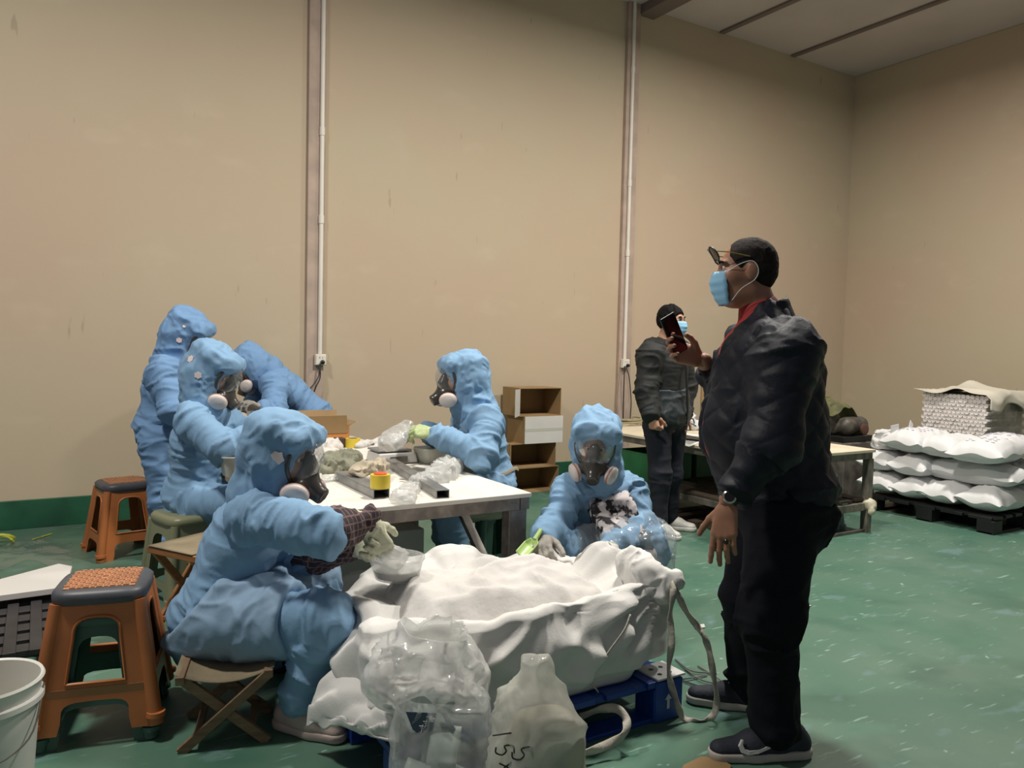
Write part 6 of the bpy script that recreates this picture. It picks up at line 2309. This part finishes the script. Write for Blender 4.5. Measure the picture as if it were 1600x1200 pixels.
# machine with tarp
mz = atz(1330, 690, RZ + .0)
mx, my = 6.75, 4.74
r = tag(empty('machine', (mx, my, 0)), 'dark compressor like machine half covered behind the large man', 'machine')
MB().box((mx, my, .28), (.5, .4, .56)).build('stand', M_steel_d, r, bevel=.01)
MB().box((mx, my, .59), (.46, .34, .06)).build('bed', M_blackp, r, bevel=.008)
V, Q = sdf_mesh([cone((mx - .1, my - .1, .71), (mx + .15, my - .05, .73), .09, .07, .03), cone((mx - .16, my, .68), (mx - .16, my, .87), .06, .05, .03), ell((mx + .12, my - .1, .72), (.08, .07, .08), k=.02)], .011)
qmesh('motor', V, Q, mat('dark greasy casting', (52, 50, 46), .5, rgb2=(92, 84, 72), vscale=14), r)
MB().lathe([(.02, 0), (.05, 0), (.055, .01), (.055, .025), (.04, .03), (.02, .03)], (mx + .02, my - .2, .69), np.array([EX, UPV, -EY]), 24).build('pulley', mat('reddish pulley', (92, 62, 52), .5), r)
Gt = []
for i in range(24):
    u = i / 23
    row = []
    for j in range(20):
        v = j / 19
        x = mx - .35 + .75 * u
        y = my + .32 - .42 * v
        z = .92 - .35 * max(0, u - .45) ** 1.1 * 2 + .05 * math.sin(u * 5) - .10 * v * v + .035 * float(ridge(np.array((u * 4, v * 4, 2.))[None], 6)[0])
        row.append((x, y, z))
    Gt.append(row)
tag(MB().grid(Gt).build('tarpaulin', mat('olive tarpaulin', (104, 102, 62), .75, rgb2=(64, 66, 40), vscale=8), smooth=180, solid=.004), 'crumpled olive tarpaulin draped over the machine', 'tarpaulin')
# plastic wrap and small things under the table's right end
V, Q = sdf_mesh([cone((5.26, 4.0, .50), (5.40, 4.03, .50), .07, .06, .03, UPV, .6), plane((0, 0, .466), (0, 0, -1), .004)], .008)
V = creases(V, Q, [], 41, .022, 9, 9)
V[:, 2] = np.maximum(V[:, 2], .466)
tag(qmesh('plastic_wrap', V, Q, M_bagfilm2), 'clear plastic bag lying on the stool under the low table', 'plastic')
V, Q = sdf_mesh([ell((rx1 - .035, ry0 + .02, .22), (.05, .045, .05)), cone((rx1 - .035, ry0 + .0, .22), (rx1 - .06, ry0 - .02, .17), .03, .02, .02)], .008)
qmesh('tape_wad', creases(V, Q, [], 3, .012, 14, 14), Q, mat('dirty cream tape', (196, 188, 164), .6), t2)

# ================================================================== bags on the pallet, right
M_bag = mat('white woven bag', (214, 214, 214), .6, var=.03, vscale=5, bump=.06, bscale=90)
crumple(M_bag, 5, .02, .4)
M_purp = mat('faded purple print', (178, 172, 192), .7)


def white_bag(c, L_, W_, T_, rz, label, seed, tilt=(0, 0), prints=False, open_top=False):
    r = tag(empty('filled_bag', c), label, 'bag', 'white bags on the pallet')
    n, m = 40, 30
    u = np.linspace(-1, 1, n)
    v = np.linspace(-1, 1, m)
    U_, V_ = np.meshgrid(u, v, indexing='ij')
    t = np.clip(1 - np.abs(U_) ** 3.2, 0, 1) ** .55 * np.clip(1 - np.abs(V_) ** 2.6, 0, 1) ** .55
    X = U_ * L_ / 2 * (1 - .05 * (1 - V_ ** 2) * 0 + .05 * np.abs(V_) ** 3)
    Y = V_ * W_ / 2 * (1 + .06 * np.abs(U_) ** 4 - .05)
    Pn = np.stack([X, Y, 0 * X], -1)
    cr = ridge(Pn * 8 + seed, seed) * .5 + .4 * ridge(Pn * np.array((5, 15, 1)) + seed, seed + 3)
    seam = .012 * np.sin(U_ * 7 + seed) * np.abs(V_) ** 4 + .014 * np.sin(V_ * 5 + seed * 2) * np.abs(U_) ** 6
    top = seam + t * T_ * (.56 + .10 * cr)
    bot = seam - t * T_ * (.42 + .03 * cr)
    ca, sa = math.cos(rz), math.sin(rz)
    mb = MB()
    for Z, flip in ((top, False), (bot, True)):
        Z = Z + tilt[0] * X + tilt[1] * Y
        Gg = np.stack([c[0] + X * ca - Y * sa, c[1] + X * sa + Y * ca, c[2] + Z], -1)
        if flip:
            Gg = Gg[::-1]
        mb.grid(Gg)
    mb.build('bag_cloth', M_bag, r, smooth=180)
    if prints:
        pm = MB()
        for k in range(6):
            for j in range(5):
                if (k * 7 + j * 3 + seed) % 5 == 0:
                    continue
                iu, iv = int(n * (.18 + .075 * k)), int(m * (.28 + .11 * j))
                z = top[iu, iv] + .003
                x, y = X[iu, iv], Y[iu, iv]
                z += tilt[0] * x + tilt[1] * y
                pm.box((c[0] + x * ca - y * sa, c[1] + x * sa + y * ca, c[2] + z), (.009, W_ * .06, .002), (nrm((ca, sa, .15)), nrm((-sa, ca, 0)), UPV))
        o = pm.build('print', M_purp, r)
        o['kind'] = 'stuff'
    return r


PX0, PY0 = 6.43, 3.14
b_ = [(6.74, 3.30, .235, .60, .36, .20, .04, 'lowest bag at the near corner of the pallet', False), (6.72, 3.60, .235, .60, .34, .19, -.06, 'bottom row bag with tied ear, second from the near corner', False),
      (6.73, 3.88, .235, .60, .33, .19, .05, 'bottom row bag in the middle of the left side', False), (6.72, 4.16, .235, .60, .36, .19, -.05, 'bottom row bag at the far left corner behind the table leg', False),
      (7.26, 3.32, .235, .5, .36, .2, .0, 'bottom row bag at the right picture edge', False),
      (6.80, 3.50, .42, .78, .40, .20, 1.55, 'long grey shaded bag in the middle row at the near side', False), (6.74, 3.93, .425, .56, .34, .2, .06, 'middle row bag with round end, under the left top bag', False),
      (6.74, 4.22, .425, .56, .34, .2, -.05, 'middle row bag farthest left', False), (7.25, 3.36, .42, .5, .42, .2, .05, 'middle row bag at the right picture edge', False),
      (6.80, 3.38, .62, .72, .44, .22, .12, 'top bag nearest the camera with faded print', True), (6.82, 3.68, .615, .66, .36, .2, -.10, 'top bag in the middle, partly under the nearest one', False),
      (6.80, 3.96, .63, .70, .38, .22, -.05, 'top bag at the left with faded print', True), (7.28, 3.5, .62, .5, .5, .2, .2, 'top bag at the right picture edge', True),
      (7.26, 4.0, .3, .48, .5, .3, .0, 'bag hidden at the back of the pallet heap', False)]
for i, (x, y, z, L_, W_, T_, rz, lb, pr_) in enumerate(b_):
    white_bag((x, y, z), L_, W_, T_, rz, lb, i * 3 + 2, prints=pr_, tilt=(random.uniform(-.03, .03), random.uniform(-.03, .03)))
# open bag with standing ears
q = V3(6.75, 4.24, .60)
r = tag(empty('filled_bag', q), 'open white bag with crumpled standing ears on top of the heap', 'bag', 'white bags on the pallet')
MB().grid(bag_surface(q, np.eye(3), [(-.07, 0), (-.07, .14), (-.03, .18), (.03, .19), (.08, .175), (.11, .165), (.09, .14), (.03, .12)], seed=51, amp=.035, sy=.85, f=6), wrapu=True).build('bag_cloth', M_bag, r, smooth=180)
MB().grid(bag_surface(q + (0, 0, -.0), np.eye(3), [(-.06, 0), (-.06, .13), (.0, .165), (.05, .12), (.07, 0)], seed=54, amp=.02, sy=.8, f=7), wrapu=True).build('contents', M_powder, r, smooth=180)
MB().add([q + (-.17, -.1, .06), q + (-.12, -.16, .05), q + (-.16, -.17, .19), q + (-.2, -.12, .17)], [(0, 1, 2, 3)]).build('ear', M_bag, r, solid=.006, smooth=0)
MB().add([q + (-.02, -.16, .06), q + (.08, -.15, .07), q + (.06, -.17, .18), q + (.02, -.17, .22)], [(0, 1, 2, 3)]).build('ear', M_bag, r, solid=.006, smooth=0)

# ================================================================== stacked white tubes with a cover
TX0, TX1, TYa, TYb = 7.74, 8.45, 3.89, 4.55
M_tube = mat('white paper tube', (222, 216, 212), .6, var=.03, vscale=5)
M_hole = mat('tube plug', (196, 188, 184), .7)
M_wrap = mat('grey wrapped block', (150, 146, 140), .6, var=.1, vscale=5)
tag(MB().box(((TX0 + TX1) / 2 + .03, (TYa + TYb) / 2, .38), (TX1 - TX0 - .06, TYb - TYa, .48)).build('wrapped_block', M_wrap, bevel=.02), 'grey wrapped block beneath the white tubes, behind the bags', 'block')
rt = .0215
tube_me = MB()
tube_me.lathe([(0, .004), (.015, .004), (.016, 0), (rt, 0), (rt, TX1 - TX0), (0, TX1 - TX0)], (0, 0, 0), np.array([EY, UPV, EX]), 14)
t0 = tube_me.build('white_tube', M_tube, smooth=50)
rows = int((1.05 - .62) / (rt * 1.73))
first = True
for rr_i in range(rows):
    ncol = 15 if rr_i % 2 == 0 else 14
    for k in range(ncol):
        o = t0 if first else t0.copy()
        if not first:
            COL.objects.link(o)
        first = False
        o.location = (TX0 + random.uniform(-.006, .006), TYa + rt + (rr_i % 2) * rt + k * 2 * rt * 1.01, .62 + rt + rr_i * rt * 1.735)
        tag(o, 'white tube in the honeycomb stack behind the bags', 'tube', 'stacked white tubes')
ztop = .62 + rt * 2 + (rows - 1) * rt * 1.735
Gc = []
for i in range(40):
    u = i / 39
    row = []
    for j in range(40):
        v = j / 39
        x = TX0 - .05 + (TX1 - TX0 + .1) * u
        y = TYa - .16 + (TYb - TYa + .22) * v
        over = max(0, TYa - y)
        z = ztop + .015 + .02 * float(ridge(np.array((u * 3, v * 4, 3.))[None], 7)[0]) + .085 * math.exp(-((v - .62) / .12) ** 2 - ((u - .55) / .35) ** 2) + .03 * math.exp(-((v - .4) / .25) ** 2)
        z -= 1.2 * over * (.75 + .25 * math.sin(u * 9))
        y = max(y, TYa - .045 - .02 * math.sin(u * 11))
        row.append((x, y, z))
    Gc.append(row)
tag(MB().grid(Gc).build('cover_sheet', mat('cream cover sheet', (206, 200, 184), .6, var=.05, vscale=5), smooth=180, solid=.004), 'crumpled cream plastic sheet covering the stacked tubes', 'sheet')
Gc = []
for i in range(20):
    u = i / 19
    Gc.append([(TX0 + .05 + (TX1 - TX0 - .05) * u, TYa - .012 - .012 * float(ridge(np.array((u * 6, v * 2, 1.))[None], 9)[0]), .6 + (ztop - .62) * v) for v in np.linspace(0, 1, 12)])
tag(MB().grid(Gc).build('wrap_film', film('grey wrap film', (176, 174, 168), .6, .15, .8, 10), smooth=180), 'cloudy wrap film over the side of the tube stack', 'film')
tag(MB().box(cb * 0 + V3(4.52, 6.42, .045), (.10, .08, .09)).build('small_box', M_cardw, bevel=.003), 'tiny white box on the floor right of the stacked cartons', 'box')
